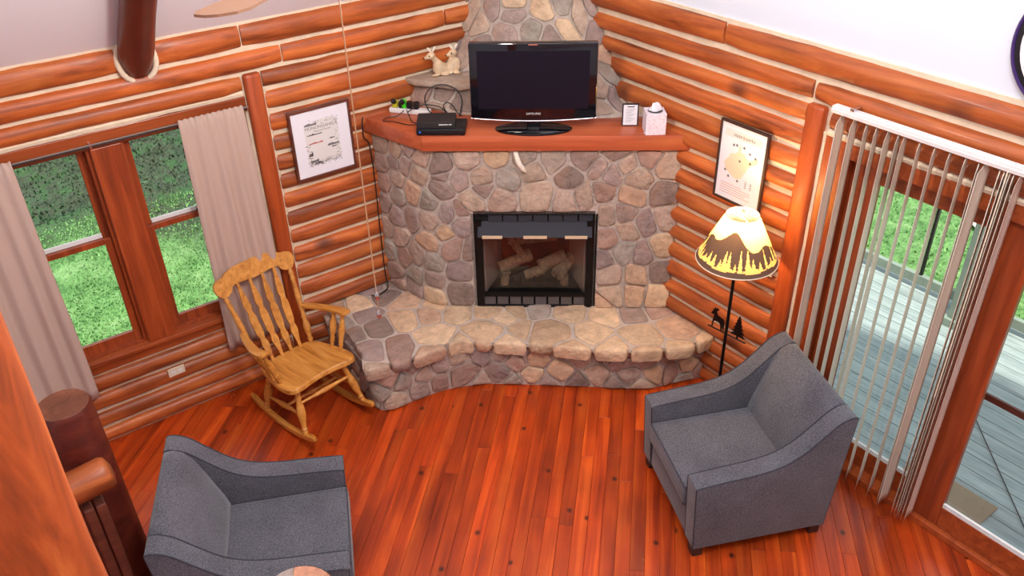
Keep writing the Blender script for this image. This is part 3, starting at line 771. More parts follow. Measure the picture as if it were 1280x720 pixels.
fbox('frame_side', OS0+.005, OS0+.055, -.005, .05, ZB+.005, OZ-.065, M['iron']); fbox('frame_side', OS1-.055, OS1-.005, -.005, .05, ZB+.005, OZ-.065, M['iron'])
fbox('frame_bottom', OS0+.05, OS1-.05, 0, .04, ZB+.085, ZB+.105, M['iron'])
# sloping hood with brass strips
hz0, hz1 = OZ-.165, OZ-.072
V = [fbp(OS0+.03, .02, hz1), fbp(OS1-.02, .02, hz1), fbp(OS1-.02, -.055, hz0), fbp(OS0+.03, -.055, hz0), fbp(OS0+.03, .04, hz1-.012), fbp(OS1-.02, .04, hz1-.012), fbp(OS1-.02, -.045, hz0-.006), fbp(OS0+.03, -.045, hz0-.006)]
hood = mk('hood', V, [(0, 1, 2, 3), (7, 6, 5, 4), (0, 4, 5, 1), (1, 5, 6, 2), (2, 6, 7, 3), (3, 7, 4, 0)], M['steel'], fb)
for k0, k1 in ((.03, .21), (.40, .61), (.77, .97)):
    s0 = OS0+.04+(W_-.07)*k0; s1 = OS0+.04+(W_-.07)*k1; fbox('brass_strip', s0, s1, -.062, -.052, hz0-.006, hz0+.014, M['brass'], hood)
nb = 8
for k in range(nb):
    a0 = OS0+.05+(W_-.10)*k/nb; fbox('louver_tile', a0+.007, a0+(W_-.10)/nb-.007, .012, .03, ZB+.008, ZB+.08, M['louver'])
fbox('glass_front', OS0+.055, OS1-.055, .045, .05, ZB+.10, OZ-.10, M['fglass'])
fbox('burner_tray', OS0+.17, OS1-.17, .12, .34, ZB+.09, ZB+.14, M['slot'])
for k in range(9):
    sx = OS0+.22+(W_-.44)*k/8; fbox('grate_bar', sx-.006, sx+.006, .11, .122, ZB+.10, ZB+.20, M['iron'])
def gaslog(s0, d0, z0, s1, d1, z1, r_):
    a_, b_ = fbp(s0, d0, z0), fbp(s1, d1, z1); pts = [a_+(b_-a_)*(i/10) for i in range(11)]
    G().tube(pts, r_*1.15, 10, rfun=lambda t_: r_*1.15*(1+.22*nz(t_*6, s0*9))).mk('gas_log', M['gaslog'], fb, smooth=True)
m0 = OS0
gaslog(m0+.16, .16, ZB+.24, m0+.40, .26, ZB+.30, .042); gaslog(m0+.36, .20, ZB+.30, m0+.24, .30, ZB+.42, .026)
gaslog(m0+.47, .16, ZB+.25, m0+.66, .24, ZB+.31, .046); gaslog(m0+.60, .12, ZB+.20, m0+.72, .28, ZB+.27, .045)
gaslog(m0+.20, .12, ZB+.12, m0+.22, .14, ZB+.22, .028); gaslog(m0+.66, .12, ZB+.12, m0+.66, .13, ZB+.2, .026)
gaslog(m0+.36, .14, ZB+.19, m0+.50, .16, ZB+.23, .034); gaslog(m0+.22, .3, ZB+.40, m0+.6, .34, ZB+.42, .035); gaslog(m0+.30, .28, ZB+.46, m0+.33, .22, ZB+.47, .035)

# ---- mantel
mp_ = [(-1.566, 0), (-1.416, -.597), (-.0, -1.722), (.0, -1.30), (-.3, -.95), (-.85, -.35), (-1.0, 0)]
mg = G().prism(mp_, 1.722, 1.83, 'z', bev=.006)
V = mg.V; cc = Vector((-.7, -.86, 1.776)); qm = U.to_track_quat('X', 'Z')
mo = mk_oriented('mantel', mg, M['mantel'], fp, cc, qm, smooth=30)
# ---- hearth
ht = empty('hearth', (-1.1, -1.0, 0), parent=fp)
hfl = [(-2.06, 0), (-2.10, -.55), (-2.12, -.93), (-1.62, -.985), (-1.34, -1.11), (-.912, -1.476), (-.43, -1.90), (0, -2.05)]
hpth = Path(hfl, .09, 4); hs = hpth.surf()
g = G(); pl = [(p.x, p.y) for p in hpth.Q]+[(0, -1.62), (-1.36, -.53), (-1.47, 0)]
g.prism(pl, 0, .395, 'z'); g.mk('mortar', M['mortar'], ht)
htop = [(-2.07, 0), (-2.11, -.5), (-2.14, -.75), (-2.23, -.945), (-1.9, -1.03), (-1.505, -1.063), (-1.25, -1.30), (-1.01, -1.52), (-.77, -1.78), (-.525, -1.97), (-.25, -2.13), (0, -2.14)]
inner = [(-.0, -1.62), (-1.32, -.56), (-1.47, 0)]
g = G().prism([(x+.03 if x < -2.0 else x+.0, y+.05 if y < -.4 else y) for x, y in htop]+inner, .39, .418, 'z'); g.mk('mortar', M['mortar'], ht)
dom = htop+inner
tpx = [(460,440,.012),(499,434,.004),(544,420,.012),(605,414,.02),(686,415,.028),(740,415,.008),(803,419,.02),(848,408,.024),(506,397,.004),(470,407,.002),(506,376,0),(455,395,0),(535,392,0),(571,390,0),(632,396,-.006),(672,387,-.004),(710,390,.002),(647,389,-.008),(758,394,.002),(791,392,.002),(445,380,0),(440,415,0),(420,385,0),(428,405,0),(822,388,0),(545,380,-.004),(610,388,-.004)]
seeds = []
for x, y, w_ in tpx:
    p = zp(.43, x, y)
    if inside(dom, p.x, p.y): seeds.append((p.x, p.y, w_*.55))
seeds = fill(dom, seeds, .17, 8)
def edge_d(x, y):
    return min(abs((Vector((x, y))-Vector(a_)).length) for a_ in [((htop[i][0]*(1-t_)+htop[i+1][0]*t_), (htop[i][1]*(1-t_)+htop[i+1][1]*t_)) for i in range(2, len(htop)-1) for t_ in (0, .33, .66)])
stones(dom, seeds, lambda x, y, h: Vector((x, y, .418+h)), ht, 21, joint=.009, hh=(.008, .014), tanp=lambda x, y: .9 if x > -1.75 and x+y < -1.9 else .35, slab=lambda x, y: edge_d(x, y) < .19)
fpx = [(514,452),(542,444),(550,456),(571,447),(575,430),(531,470),(504,477),(486,475),(580,469),(600,442),(627,440),(644,452),(624,466),(669,446),(664,471),(702,465),(706,436),(727,447),(744,470),(752,440),(527,487),(550,477),(472,490),(496,502),(758,440),(777,451),(787,471),(782,439),(813,450),(818,468),(835,445),(855,439),(858,457),(840,465)]
dom = [(.02, .01), (hpth.len-.02, .01), (hpth.len-.02, .37), (.02, .37)]
seeds = []
for p in fpx:
    a_, z_, e_ = inv(hs, hpth.len, 0, .38, *p)
    if inside(dom, a_, z_) and e_ < 30: seeds.append((a_, z_, .006 if p == (580, 469) else 0))
seeds = fill(dom, seeds, .125, 9)
stones(dom, seeds, hs, ht, 31, joint=.011, hh=(.018, .03), tanp=.12)
# ---- upper chimney: loft of plan sections
SEC = [(1.80, (-1.15, 0), (-1.0, -.45), (-.35, -1.10), (0, -1.40)), (1.86, (-1.14, 0), (-.96, -.42), (-.32, -1.02), (0, -1.12)), (1.92, (-1.13, 0), (-.92, -.40), (-.30, -.95), (0, -1.02)),
       (1.985, (-1.12, 0), (-.89, -.37), (-.29, -.93), (0, -1.0)), (2.03, (-.88, 0), (-.72, -.28), (-.28, -.88), (0, -.985)), (2.16, (-.735, 0), (-.62, -.28), (-.25, -.78), (0, -.9)),
       (2.31, (-.66, 0), (-.56, -.26), (-.22, -.68), (0, -.806)), (2.5, (-.60, 0), (-.5, -.24), (-.20, -.60), (0, -.71)), (3.6, (-.55, 0), (-.46, -.22), (-.18, -.55), (0, -.66))]
def usec(z):
    for i in range(len(SEC)-1):
        if z <= SEC[i+1][0] or i == len(SEC)-2:
            t_ = (z-SEC[i][0])/(SEC[i+1][0]-SEC[i][0]); t_ = max(0, min(1, t_))
            return [Vector(SEC[i][k])*(1-t_)+Vector(SEC[i+1][k])*t_ for k in range(1, 5)]
KN = [0, .30, .62, 1.0]
def us(a_, z, h):
    P = usec(z); a2 = max(0, min(1, a_/1.25))
    P2 = spline([(p.x, p.y, 0) for p in P], 8); t_ = a2*(len(P2)-1); i = min(int(t_), len(P2)-2); f = t_-i
    p = P2[i]*(1-f)+P2[i+1]*f; d = (P2[min(i+2, len(P2)-1)]-P2[max(i-1, 0)]).normalized()
    return Vector((p.x+d.y*h, p.y-d.x*h, z))
uc = empty('chimney', (-.4, -.5, 1.83), parent=fp)
V = []; F = []; zs = [1.80, 1.83, 1.86, 1.89, 1.92, 1.95, 1.985, 2.03, 2.1, 2.16, 2.23, 2.31, 2.4, 2.5, 3.0, 3.3]; na = 24
for z in zs:
    for i in range(na+1): V.append(us(1.25*i/na, z, 0))
for j in range(len(zs)-1):
    for i in range(na): F.append((j*(na+1)+i, j*(na+1)+i+1, (j+1)*(na+1)+i+1, (j+1)*(na+1)+i))
mk('mortar', V, F, M['mortar'], uc, smooth=True)
upx = [(600,30),(632,40),(680,12),(640,20),(664,38),(705,38),(725,20),(738,5),(600,58),(575,72),(640,4),(700,6),(757,70),(762,92),(755,115),(757,140),(765,62),(745,42),(590,14),(615,12),(690,46),(558,75),(530,115),(550,122),(570,115),(545,137),(575,134),(780,150),(765,120)]
dom = [(.0, 1.84), (1.24, 1.84), (1.24, 2.9), (.0, 2.9)]
seeds = []
for p in upx:
    a_, z_, e_ = inv(us, 1.25, 1.83, 2.6, *p)
    if inside(dom, a_, z_) and e_ < 60: seeds.append((a_, z_, 0))
seeds = fill(dom, seeds, .19, 4)
seeds = [s_ for s_ in seeds if not (1.955 < s_[1] < 2.05 and s_[0] < .42)]
stones(dom, seeds, us, uc, 41, joint=.010, hh=(.014, .026), tanp=.2)
# flat ledge stone under the figurine
lp = [(-1.185, -.005), (-1.16, -.12), (-1.06, -.24), (-.97, -.40), (-.86, -.44), (-.78, -.38), (-.66, -.25), (-.7, -.005)]
lg = G().prism(lp, 1.985, 2.03, 'z', bev=.014, seg=2); lo_ = lg.mk('ledge_stone', M['stone'], uc, smooth=True); lo_.color = srgb(176, 156, 138)

# ================================================================ FURNITURE
# ---- armchairs (local x = forward, z = up)
def make_armchair():
    e = empty('armchair')
    def arm_poly():
        top = [(.425, .545), (.25, .56), (.08, .572), (-.06, .60), (-.17, .66), (-.27, .755), (-.35, .835), (-.42, .868), (-.455, .862)]
        sp = spline([(x, z, 0) for x, z in top], 4)
        return [(.40, .075)]+[(p.x, p.y) for p in sp]+[(-.40, .075)]
    P = arm_poly()
    for sd in (-1, 1):
        y0, y1 = (.268, .385) if sd > 0 else (-.385, -.268)
        g = G().prism(P, y0, y1, 'y', bev=.012, seg=3)
        a = g.mk('arm', M['fabric'], e, local=True, smooth=40)
        for yy in (y0+.004, y1-.004):
            pts = [Vector((x*.995, yy, z*.997+.0005)) for x, z in P]
            G().tube(pts, .0042, 6).mk('piping', M['piping'], a, local=True, smooth=True)
    # back: rolled slab between the arms
    prof = [(-.185, .38), (-.215, .50), (-.27, .66), (-.325, .79), (-.365, .85), (-.41, .872), (-.448, .866), (-.462, .84), (-.455, .7), (-.43, .45), (-.41, .25), (-.40, .08), (-.34, .08), (-.27, .30)]
    V = []; F = []; n = len(prof); ys = [-.267, -.262, -.2, -.1, 0, .1, .2, .262, .267]
    for k, y in enumerate(ys):
        for i, (x, z) in enumerate(prof):
            puff = .014*(1-(y/.267)**2) if i in (1, 2, 3) else 0
            sh = .006 if k in (0, len(ys)-1) else 0
            V.append((x+puff-(sh if x > -.3 else -sh), y, z-sh))
    for k in range(len(ys)-1):
        for i in range(n): F.append((k*n+i, k*n+(i+1) % n, (k+1)*n+(i+1) % n, (k+1)*n+i))
    F.append(tuple(range(n))); F.append(tuple((len(ys)-1)*n+i for i in range(n-1, -1, -1)))
    mk('backrest', V, F, M['fabric'], e, local=True, smooth=60)
    g = G().box(-.40, .395, -.30, .30, .075, .30, bev=.008)
    g.mk('base', M['fabric'], e, local=True, smooth=40)
    # cushion with crowned top
    nx_, ny_ = 12, 10; V = []; F = []
    def cz(u, v, s_): return .008*(1-(2*u-1)**4)*(1-(2*v-1)**4)*s_
    g = G().box(-.245, .432, -.264, .264, .302, .438, bev=.022, seg=3)
    g.V = [Vector((v.x, v.y, v.z+(.012*(1-(v.y/.27)**2)*(1-((v.x-.09)/.36)**2) if v.z > .43 else 0))) for v in g.V]
    c = g.mk('seat_cushion', M['fabric'], e, local=True, smooth=50)
    for z in (.432, .308):
        q_ = [(-.24, -.258), (.426, -.258), (.426, .258), (-.24, .258), (-.24, -.258)]
        G().tube([Vector((x, y, z)) for x, y in q_], .0045, 6).mk('piping', M['piping'], c, local=True)
    for x in (-.36, .36):
        for y in (-.34, .34): G().prism([(x-.03, y-.03), (x+.03, y-.03), (x+.03, y+.03), (x-.03, y+.03)], 0, .078).mk('leg', M['dframe'], e, local=True)
    return e
acR = make_armchair(); acR.location = (-.757, -2.97, 0); acR.rotation_euler.z = R(155.9); acR.scale = (1.037, 1.085, 1.05)
tag(acR, 'grey tweed armchair with sloping arms in front of the vertical blinds', 'armchair', 'pair of grey armchairs')
acL = copy_tree(acR); acL.location = (-3.329, -1.917, 0); acL.rotation_euler.z = R(-24.7)
tag(acL, 'grey tweed armchair with sloping arms behind the round stone topped table', 'armchair', 'pair of grey armchairs')

# ---- rocking chair
def turned(n=1):
    """turned profile with beads"""
    return [(0, .012), (.04, .016), (.08, .012), (.11, .017), (.14, .013), (.2, .014), (.33, .021), (.45, .024), (.57, .020), (.7, .014), (.75, .018), (.79, .013), (.83, .018), (.87, .013), (1, .011)]
def sc_prof(P, k): return [(t_, r_*k) for t_, r_ in P]
def make_rocker():
    e = empty('rocking_chair')
    # runners: arc in the x-z plane
    Rr = 1.15; runner_z = lambda x: Rr-math.sqrt(Rr*Rr-x*x)
    for y in (-.235, .235):
        V = []; F = []; n = 18
        for i in range(n+1):
            x = -.43+.80*i/n; z = runner_z(x-.02)
            tw = .018*(1 if 0 < i < n else .7)
            hgt = .042 if 0 < i < n else .03
            for (dy, dz) in ((-tw, 0), (tw, 0), (tw, hgt), (-tw, hgt)): V.append((x, y+dy, z+dz))
        for i in range(n):
            for k in range(4): F.append((i*4+k, i*4+(k+1) % 4, (i+1)*4+(k+1) % 4, (i+1)*4+k))
        F += [(0, 1, 2, 3), (n*4+3, n*4+2, n*4+1, n*4)]
        V, F = bevel(V, F, .006, 2)
        mk('runner', V, F, M['oak'], e, local=True, smooth=40)
    # seat: shaped board
    out = spline([(.235, 0, 0), (.245, .10, 0), (.262, .19, 0), (.235, .255, 0), (.10, .268, 0), (-.1, .235, 0), (-.20, .205, 0), (-.225, .12, 0), (-.23, 0, 0)], 4)
    pl_ = [(p.x, p.y) for p in out]; pl_ = pl_+[(x, -y) for x, y in pl_[-2:0:-1]]
    rings = [(.93, -.046), (1.0, -.034), (1.0, -.006), (.975, 0), (.8, -.006), (.4, -.012)]; V = []; F = []; n = len(pl_)
    tilt = R(.5)
    def seatz(x): return .410+math.tan(tilt)*x
    for k, (s_, dz) in enumerate(rings):
        for x, y in pl_: V.append((x*s_, y*s_, seatz(x*s_)+dz))
    V.append((0, 0, seatz(0)-.014))
    for k in range(len(rings)-1):
        for j in range(n): F.append((k*n+j, k*n+(j+1) % n, (k+1)*n+(j+1) % n, (k+1)*n+j))
    for j in range(n): F.append(((len(rings)-1)*n+j, (len(rings)-1)*n+(j+1) % n, len(rings)*n))
    F.append(tuple(range(n-1, -1, -1)))
    mk('seat', V, F, M['oak'], e, local=True, smooth=50)
    for sx, xt, xb in ((1, .175, .25), (-1, -.15, -.24)):
        for y in (-1, 1):
            p0 = (xb, y*.235, runner_z(xb-.02)+.035); p1 = (xt, y*.175, seatz(xt)-.025)
            G().lathe(p0, p1, sc_prof(turned(), 1.28)).mk('leg', M['oak'], e, local=True, smooth=True)
    for y in (-1, 1):
        G().lathe((-.205, y*.212, .17), (.222, y*.212, .19), [(0, .008), (.2, .011), (.4, .017), (.5, .019), (.6, .017), (.8, .011), (1, .008)]).mk('stretcher', M['oak'], e, local=True, smooth=True)
    G().lathe((.02, -.212, .18), (.02, .212, .18), [(0, .008), (.1, .010), (.25, .014), (.3, .010), (.34, .016), (.38, .011), (.5, .019), (.62, .011), (.66, .016), (.7, .010), (.75, .014), (.9, .010), (1, .008)]).mk('stretcher', M['oak'], e, local=True, smooth=True)
    G().lathe((.215, -.2, .27), (.215, .2, .27), [(0, .007), (.2, .011), (.4, .016), (.5, .018), (.6, .016), (.8, .011), (1, .007)]).mk('stretcher', M['oak'], e, local=True, smooth=True)
    # back
    bt = R(14.5)
    def bk(h, y, off=0): return Vector((-.20-math.sin(bt)*h+off*math.cos(bt), y, seatz(-.2)+math.cos(bt)*h+off*math.sin(bt)))
    for y in (-1, 1):
        G().lathe(bk(-.005, y*.195), bk(.55, y*.25), [(0, .012), (.04, .021), (.08, .014), (.14, .024), (.22, .026), (.3, .015), (.34, .02), (.37, .014), (.42, .016), (.6, .021), (.72, .018), (.8, .013), (.83, .019), (.87, .014), (.9, .019), (.93, .014), (1, .012)]).mk('back_post', M['oak'], e, local=True, smooth=True)
    for k in range(4):
        y0 = -.108+.072*k; y1 = -.138+.092*k
        wid = [(0, .008), (.08, .009), (.22, .020), (.30, .013), (.36, .02), (.55, .021), (.64, .012), (.70, .019), (.80, .016), (.92, .008), (1, .007)]
        V = []; F = []
        for t_, hw in wid:
            c = bk(-.005+.59*t_, y0+(y1-y0)*t_, -.012*math.sin(math.pi*t_))
            hw *= 1.3
            for dy, o_ in ((-hw, -.006), (hw, -.006), (hw, .006), (-hw, .006)): V.append(c+Vector((math.cos(bt)*o_, dy, math.sin(bt)*o_)))
        m_ = len(wid)
        for i in range(m_-1):
            for q_ in range(4): F.append((i*4+q_, i*4+(q_+1) % 4, (i+1)*4+(q_+1) % 4, (i+1)*4+q_))
        F += [(3, 2, 1, 0), tuple((m_-1)*4+i for i in range(4))]
        mk('back_slat', V, F, M['oak'], e, local=True)
    # crest rail
    low = [(0, .572), (.15, .585), (.175, .575), (.19, .545), (.225, .525), (.265, .53), (.29, .555), (.30, .59)]
    upc = [(0, .700), (.12, .694), (.19, .676), (.215, .655), (.245, .652), (.275, .645), (.293, .625), (.30, .60)]
    def itp(T_, y):
        y = abs(y)
        for i in range(len(T_)-1):
            if y <= T_[i+1][0]+1e-9: t_ = (y-T_[i][0])/(T_[i+1][0]-T_[i][0]); return T_[i][1]+(T_[i+1][1]-T_[i][1])*t_
        return T_[-1][1]
    ys = [-.30, -.293, -.28, -.265, -.245, -.225, -.205, -.19, -.175, -.15, -.12, -.08, -.04]; ys = ys+[0]+[-y for y in ys[::-1]]
    V = []; F = []
    for y in ys:
        bow = -.012*(1-(y/.3)**2)
        for h, o_ in ((itp(low, y), -.012), (itp(upc, y), -.012), (itp(upc, y), .012), (itp(low, y), .012)): V.append(bk(h, y, o_+bow))
    for i in range(len(ys)-1):
        for q_ in range(4): F.append((i*4+q_, i*4+(q_+1) % 4, (i+1)*4+(q_+1) % 4, (i+1)*4+q_))
    F += [(3, 2, 1, 0), tuple((len(ys)-1)*4+i for i in range(4))]
    mk('crest_rail', V, F, M['oak'], e, local=True, smooth=40)
    # arms
    for y in (-1, 1):
        ctr = spline([(-.27, .232*y, 0), (-.14, .275*y, 0), (.03, .315*y, 0), (.12, .318*y, 0), (.17, .312*y, 0)], 5); V = []; F = []
        nn = len(ctr)
        for i, p in enumerate(ctr):
            t_ = i/(nn-1); hw = (.022+.016*t_) if t_ < .93 else .028; z = .655+.03*t_
            for dy, dz in ((-hw, -.012), (hw, -.012), (hw, .012), (-hw, .012)): V.append((p.x, p.y+dy, z+dz))
        for i in range(nn-1):
            for q_ in range(4): F.append((i*4+q_, i*4+(q_+1) % 4, (i+1)*4+(q_+1) % 4, (i+1)*4+q_))
        F += [(3, 2, 1, 0), tuple((nn-1)*4+i for i in range(4))]
        V, F = bevel(V, F, .009, 2)
        mk('armrest', V, F, M['oak'], e, local=True, smooth=45)
        for x0, x1 in ((.0, .02), (.10, .125)):
            G().lathe((x0, y*.238, seatz(x0)-.006), (x1, y*.308, .672), sc_prof([(1-t_, r_) for t_, r_ in turned()][::-1], 1.02)).mk('arm_spindle', M['oak'], e, local=True, smooth=True)
    return e
rk = make_rocker(); rk.location = (-2.488, -.635, .0094); rk.rotation_euler = (0, R(-8.24), R(-80.7)); rk.scale = (1.04, 1.04, 1.04)
tag(rk, 'golden oak rocking chair with turned legs and arrow back slats beside the hearth', 'rocking chair')

# ---- floor lamp
LX, LY = -.335, -2.46
lm = empty('floor_lamp', (LX, LY, 0)); tag(lm, 'black floor lamp with lit mountain scene shade beside the stone hearth', 'lamp')
G().lathe((0, 0, 0), (0, 0, .03), [(0, .13), (.3, .135), (.7, .12), (1, .02)], 28).mk('base', M['iron'], lm, local=True, smooth=True)
G().lathe((0, 0, .02), (0, 0, 1.42), [(0, .011), (1, .011)], 10).mk('pole', M['iron'], lm, local=True, smooth=True)
SZ0, SZ1, SR0, SR1 = 1.355, 1.66, .247, .098
NA, NH = 300, 46; Vl = []; fL = []; fD = []
def treeprof(x, cx, w_, h0, h1):
    return h0
rgl = random.Random(5)
trees = []
a_ = 0
while a_ < 6.283:
    hgt = rgl.uniform(.16, .42); trees.append((a_, hgt, rgl.uniform(.07, .12))); a_ += rgl.uniform(.12, .24)
def is_dark(th, v):
    mt_ = .55+.16*math.sin(th*2+.9)+.09*math.sin(th*5+2.1)+.04*abs(((th*4/math.pi) % 2)-1)
    if v > mt_: return False
    if v < .10+.02*math.sin(th*7): return True
    for c_, h_, w_ in trees:
        d_ = abs((th-c_+math.pi) % (2*math.pi)-math.pi); t_ = (v-.10)/h_
        if 0 <= t_ <= 1:
            ww = w_*(1-t_)*(.55+.45*(1-(t_*4) % 1))+.006
            if d_ < ww: return False
    if v < .16+.03*math.sin(th*9+1): return False
    return True
for j in range(NH+1):
    r_ = SR0+(SR1-SR0)*j/NH; z = SZ0+(SZ1-SZ0)*j/NH
    for i in range(NA): Vl.append((r_*math.cos(2*math.pi*i/NA), r_*math.sin(2*math.pi*i/NA), z))
for j in range(NH):
    for i in range(NA):
        f = (j*NA+i, j*NA+(i+1) % NA, (j+1)*NA+(i+1) % NA, (j+1)*NA+i)
        (fD if is_dark(2*math.pi*(i+.5)/NA, (j+.5)/NH) else fL).append(f)
sh = mk('lamp_shade', Vl, fL, M['shade'], lm, local=True, smooth=True)
mk('mountain_print', Vl, fD, M['shade_dark'], sh, local=True, smooth=True)
for r_, z in ((SR0, SZ0), (SR1, SZ1)):
    G().tube([(r_*math.cos(2*math.pi*i/60), r_*math.sin(2*math.pi*i/60), z) for i in range(61)], .0035, 6).mk('shade_trim', M['ivory'], sh, local=True, smooth=True)
for k in range(3):
    a_ = 2.1*k; G().tube([(0, 0, SZ1-.015), (SR1*math.cos(a_), SR1*math.sin(a_), SZ1)], .002, 6).mk('spider_arm', M['brass'], sh, local=True)
G().lathe((0, 0, 1.42), (0, 0, 1.47), [(0, .016), (1, .016)], 12).mk('socket', M['brass'], lm, local=True)
mb = NT('bulb_glow'); mb.b.inputs['Emission Color'].default_value = (1, .75, .42, 1); mb.b.inputs['Emission Strength'].default_value = 4
G().ell((0, 0, 1.52), (.03, .03, .045)).mk('bulb', mb.m, lm, local=True, smooth=True)
G().lathe((0, 0, SZ1-.02), (0, 0, SZ1+.035), [(0, .004), (.5, .006), (.8, .010), (1, .004)], 10).mk('finial', M['brass'], lm, local=True, smooth=True)
lg = light('lamp_light', 'POINT', (LX, LY, 1.59), 19, (1, .68, .34), .05); lg.parent = lm; lg.location = (0, 0, 1.59)
# decoration on the pole: moose and pine silhouettes on a short bar; plane faces the camera side roughly along the wall
da = R(-84); dx, dy = math.cos(da), math.sin(da)
def flat(name, poly, z0, x0, s_, mat):
    V = []; n = len(poly)
    for o_ in (-.002, .002):
        for x, z in poly: V.append(((x0+x*s_)*dx-dy*o_, (x0+x*s_)*dy+dx*o_, z0+z*s_))
    return mk(name, V, [tuple(range(n)), tuple(range(2*n-1, n-1, -1))]+[(i, (i+1) % n, n+(i+1) % n, n+i) for i in range(n)], mat, lm, local=True)
moose = [(0, 0), (.06, 0), (.10, .35), (.2, .42), (.42, .40), (.5, .3), (.55, 0), (.61, 0), (.62, .35), (.68, .02), (.74, .02), (.72, .5), (.68, .68), (.45, .75), (.3, .78), (.2, .98), (.30, 1.05), (.36, 1.2), (.26, 1.13), (.22, 1.22), (.16, 1.12), (.08, 1.2), (.09, 1.06), (-.02, 1.08), (.02, .98), (-.10, .80), (-.06, .72), (.06, .78), (.08, .6), (.02, .35)]
flat('moose_cutout', moose, 0.79, -.115, .13, M['iron'])
pine = [(.46, 0), (.54, 0), (.54, .12)]
for k in range(5):
    z = .12+.16*k; w_ = .34*(1-k/6); pine += [(.5+w_, z), (.5+w_*.45, z+.15)]
pine += [(.5, 1.05)]
for k in range(4, -1, -1):
    z = .12+.16*k; w_ = .34*(1-k/6); pine += [(.5-w_*.45, z+.15), (.5-w_, z)]
pine += [(.46, .12)]
flat('pine_cutout', pine, 0.79, .0, .17, M['iron'])
G().tube([(-.14*dx, -.14*dy, .785), (.15*dx, .15*dy, .785)], .005, 6).mk('crossbar', M['iron'], lm, local=True)

# ---- round side table
tb = empty('side_table', (-3.41, -2.585, 0)); tag(tb, 'small round side table with mottled stone top beside the armchair', 'side table')
tt = G().lathe((0, 0, .67), (0, 0, .705), [(0, .17), (.3, .186), (.8, .188), (1, .184)], 40).mk('tabletop', M['dframe'], tb, local=True, smooth=30)
rgt = random.Random(4); dom = [(.178*math.cos(6.283*i/28), .178*math.sin(6.283*i/28)) for i in range(28)]
seeds = [(-.07, .06, 0), (.075, .075, 0), (-.02, -.06, 0), (.1, -.04, 0), (-.12, -.05, 0), (.03, -.13, 0), (-.03, .14, 0)]
for i, P in cells(dom, seeds):
    cx = sum(p[0] for p in P)/len(P); cy = sum(p[1] for p in P)/len(P)
    Q = [(cx+(x-cx)*.985, cy+(y-cy)*.985) for x, y in P]
    o = G().prism(Q, .703, .711).mk('stone_tile', M['stone'], tt, local=True); o.color = [srgb(168, 160, 152), srgb(196, 140, 112), srgb(150, 148, 146), srgb(190, 132, 104)][i % 4]
for k in range(3):
    a_ = 2.094*k+.4; G().tube([(.15*math.cos(a_), .15*math.sin(a_), 0), (.07*math.cos(a_), .07*math.sin(a_), .3), (.13*math.cos(a_), .13*math.sin(a_), .675)], .011, 8).mk('leg', M['iron'], tb, local=True, smooth=True)

# ---- curtains and rod
rod = empty('curtain_rod', (-3.3, -.075, 2.10)); tag(rod, 'thin double curtain rod over the double window', 'curtain rod')
G().tube([(-4.28, -.058, 2.112), (-2.36, -.058, 2.112)], .006, 8)  .mk('rod', M['steelrod'], rod, smooth=True)
G().tube([(-4.28, -.044, 2.095), (-2.36, -.044, 2.095)], .005, 8).mk('rod', M['dframe'], rod, smooth=True)
for x in (-3.33, -2.365, -4.27): G().box(x-.006, x+.006, -.060, -.03, 2.09, 2.12).mk('bracket', M['chrome'], rod)
def curtain(x0, x1, zb, folds, seed, label, flare):
    nu, nv = 90, 26; V = []; F = []
    for j in range(nv+1):
        v = j/nv
        for i in range(nu+1):
            u = i/nu; am = .010+.022*min(1, v*1.6)
            ph = u*folds*6.283+.7*nz(u*5, seed)+.25*nz(v*1.5, u*3, seed)
            y = -.066-am*(.5+.5*math.sin(ph))-.004*nz(u*12, v*2, seed)
            if v < .035: y = -.070-.008*math.sin(u*folds*2.6*6.283)
            x = x0+(x1-x0)*u+flare*v*(u-.5)+.012*nz(u*7, v*2, seed+3)*v
            top = 2.135+.006*math.sin(u*folds*2.6*6.283)
            V.append((x, y, top+(zb-top)*v))
    for j in range(nv):
        for i in range(nu): F.append((j*(nu+1)+i, j*(nu+1)+i+1, (j+1)*(nu+1)+i+1, (j+1)*(nu+1)+i))
    o = mk('curtain', V, F, M['curtain'], smooth=True)
    md = o.modifiers.new('thick', 'SOLIDIFY'); md.thickness = .003
    tag(o, label, 'curtain', 'mauve window curtains'); return o
curtain(-2.815, -2.395, .395, 4.5, 2, 'pale mauve curtain hanging behind the rocking chair', .06)
curtain(-4.30, -3.755, .43, 5.5, 8, 'mauve curtain hanging behind the log newel post', .04)

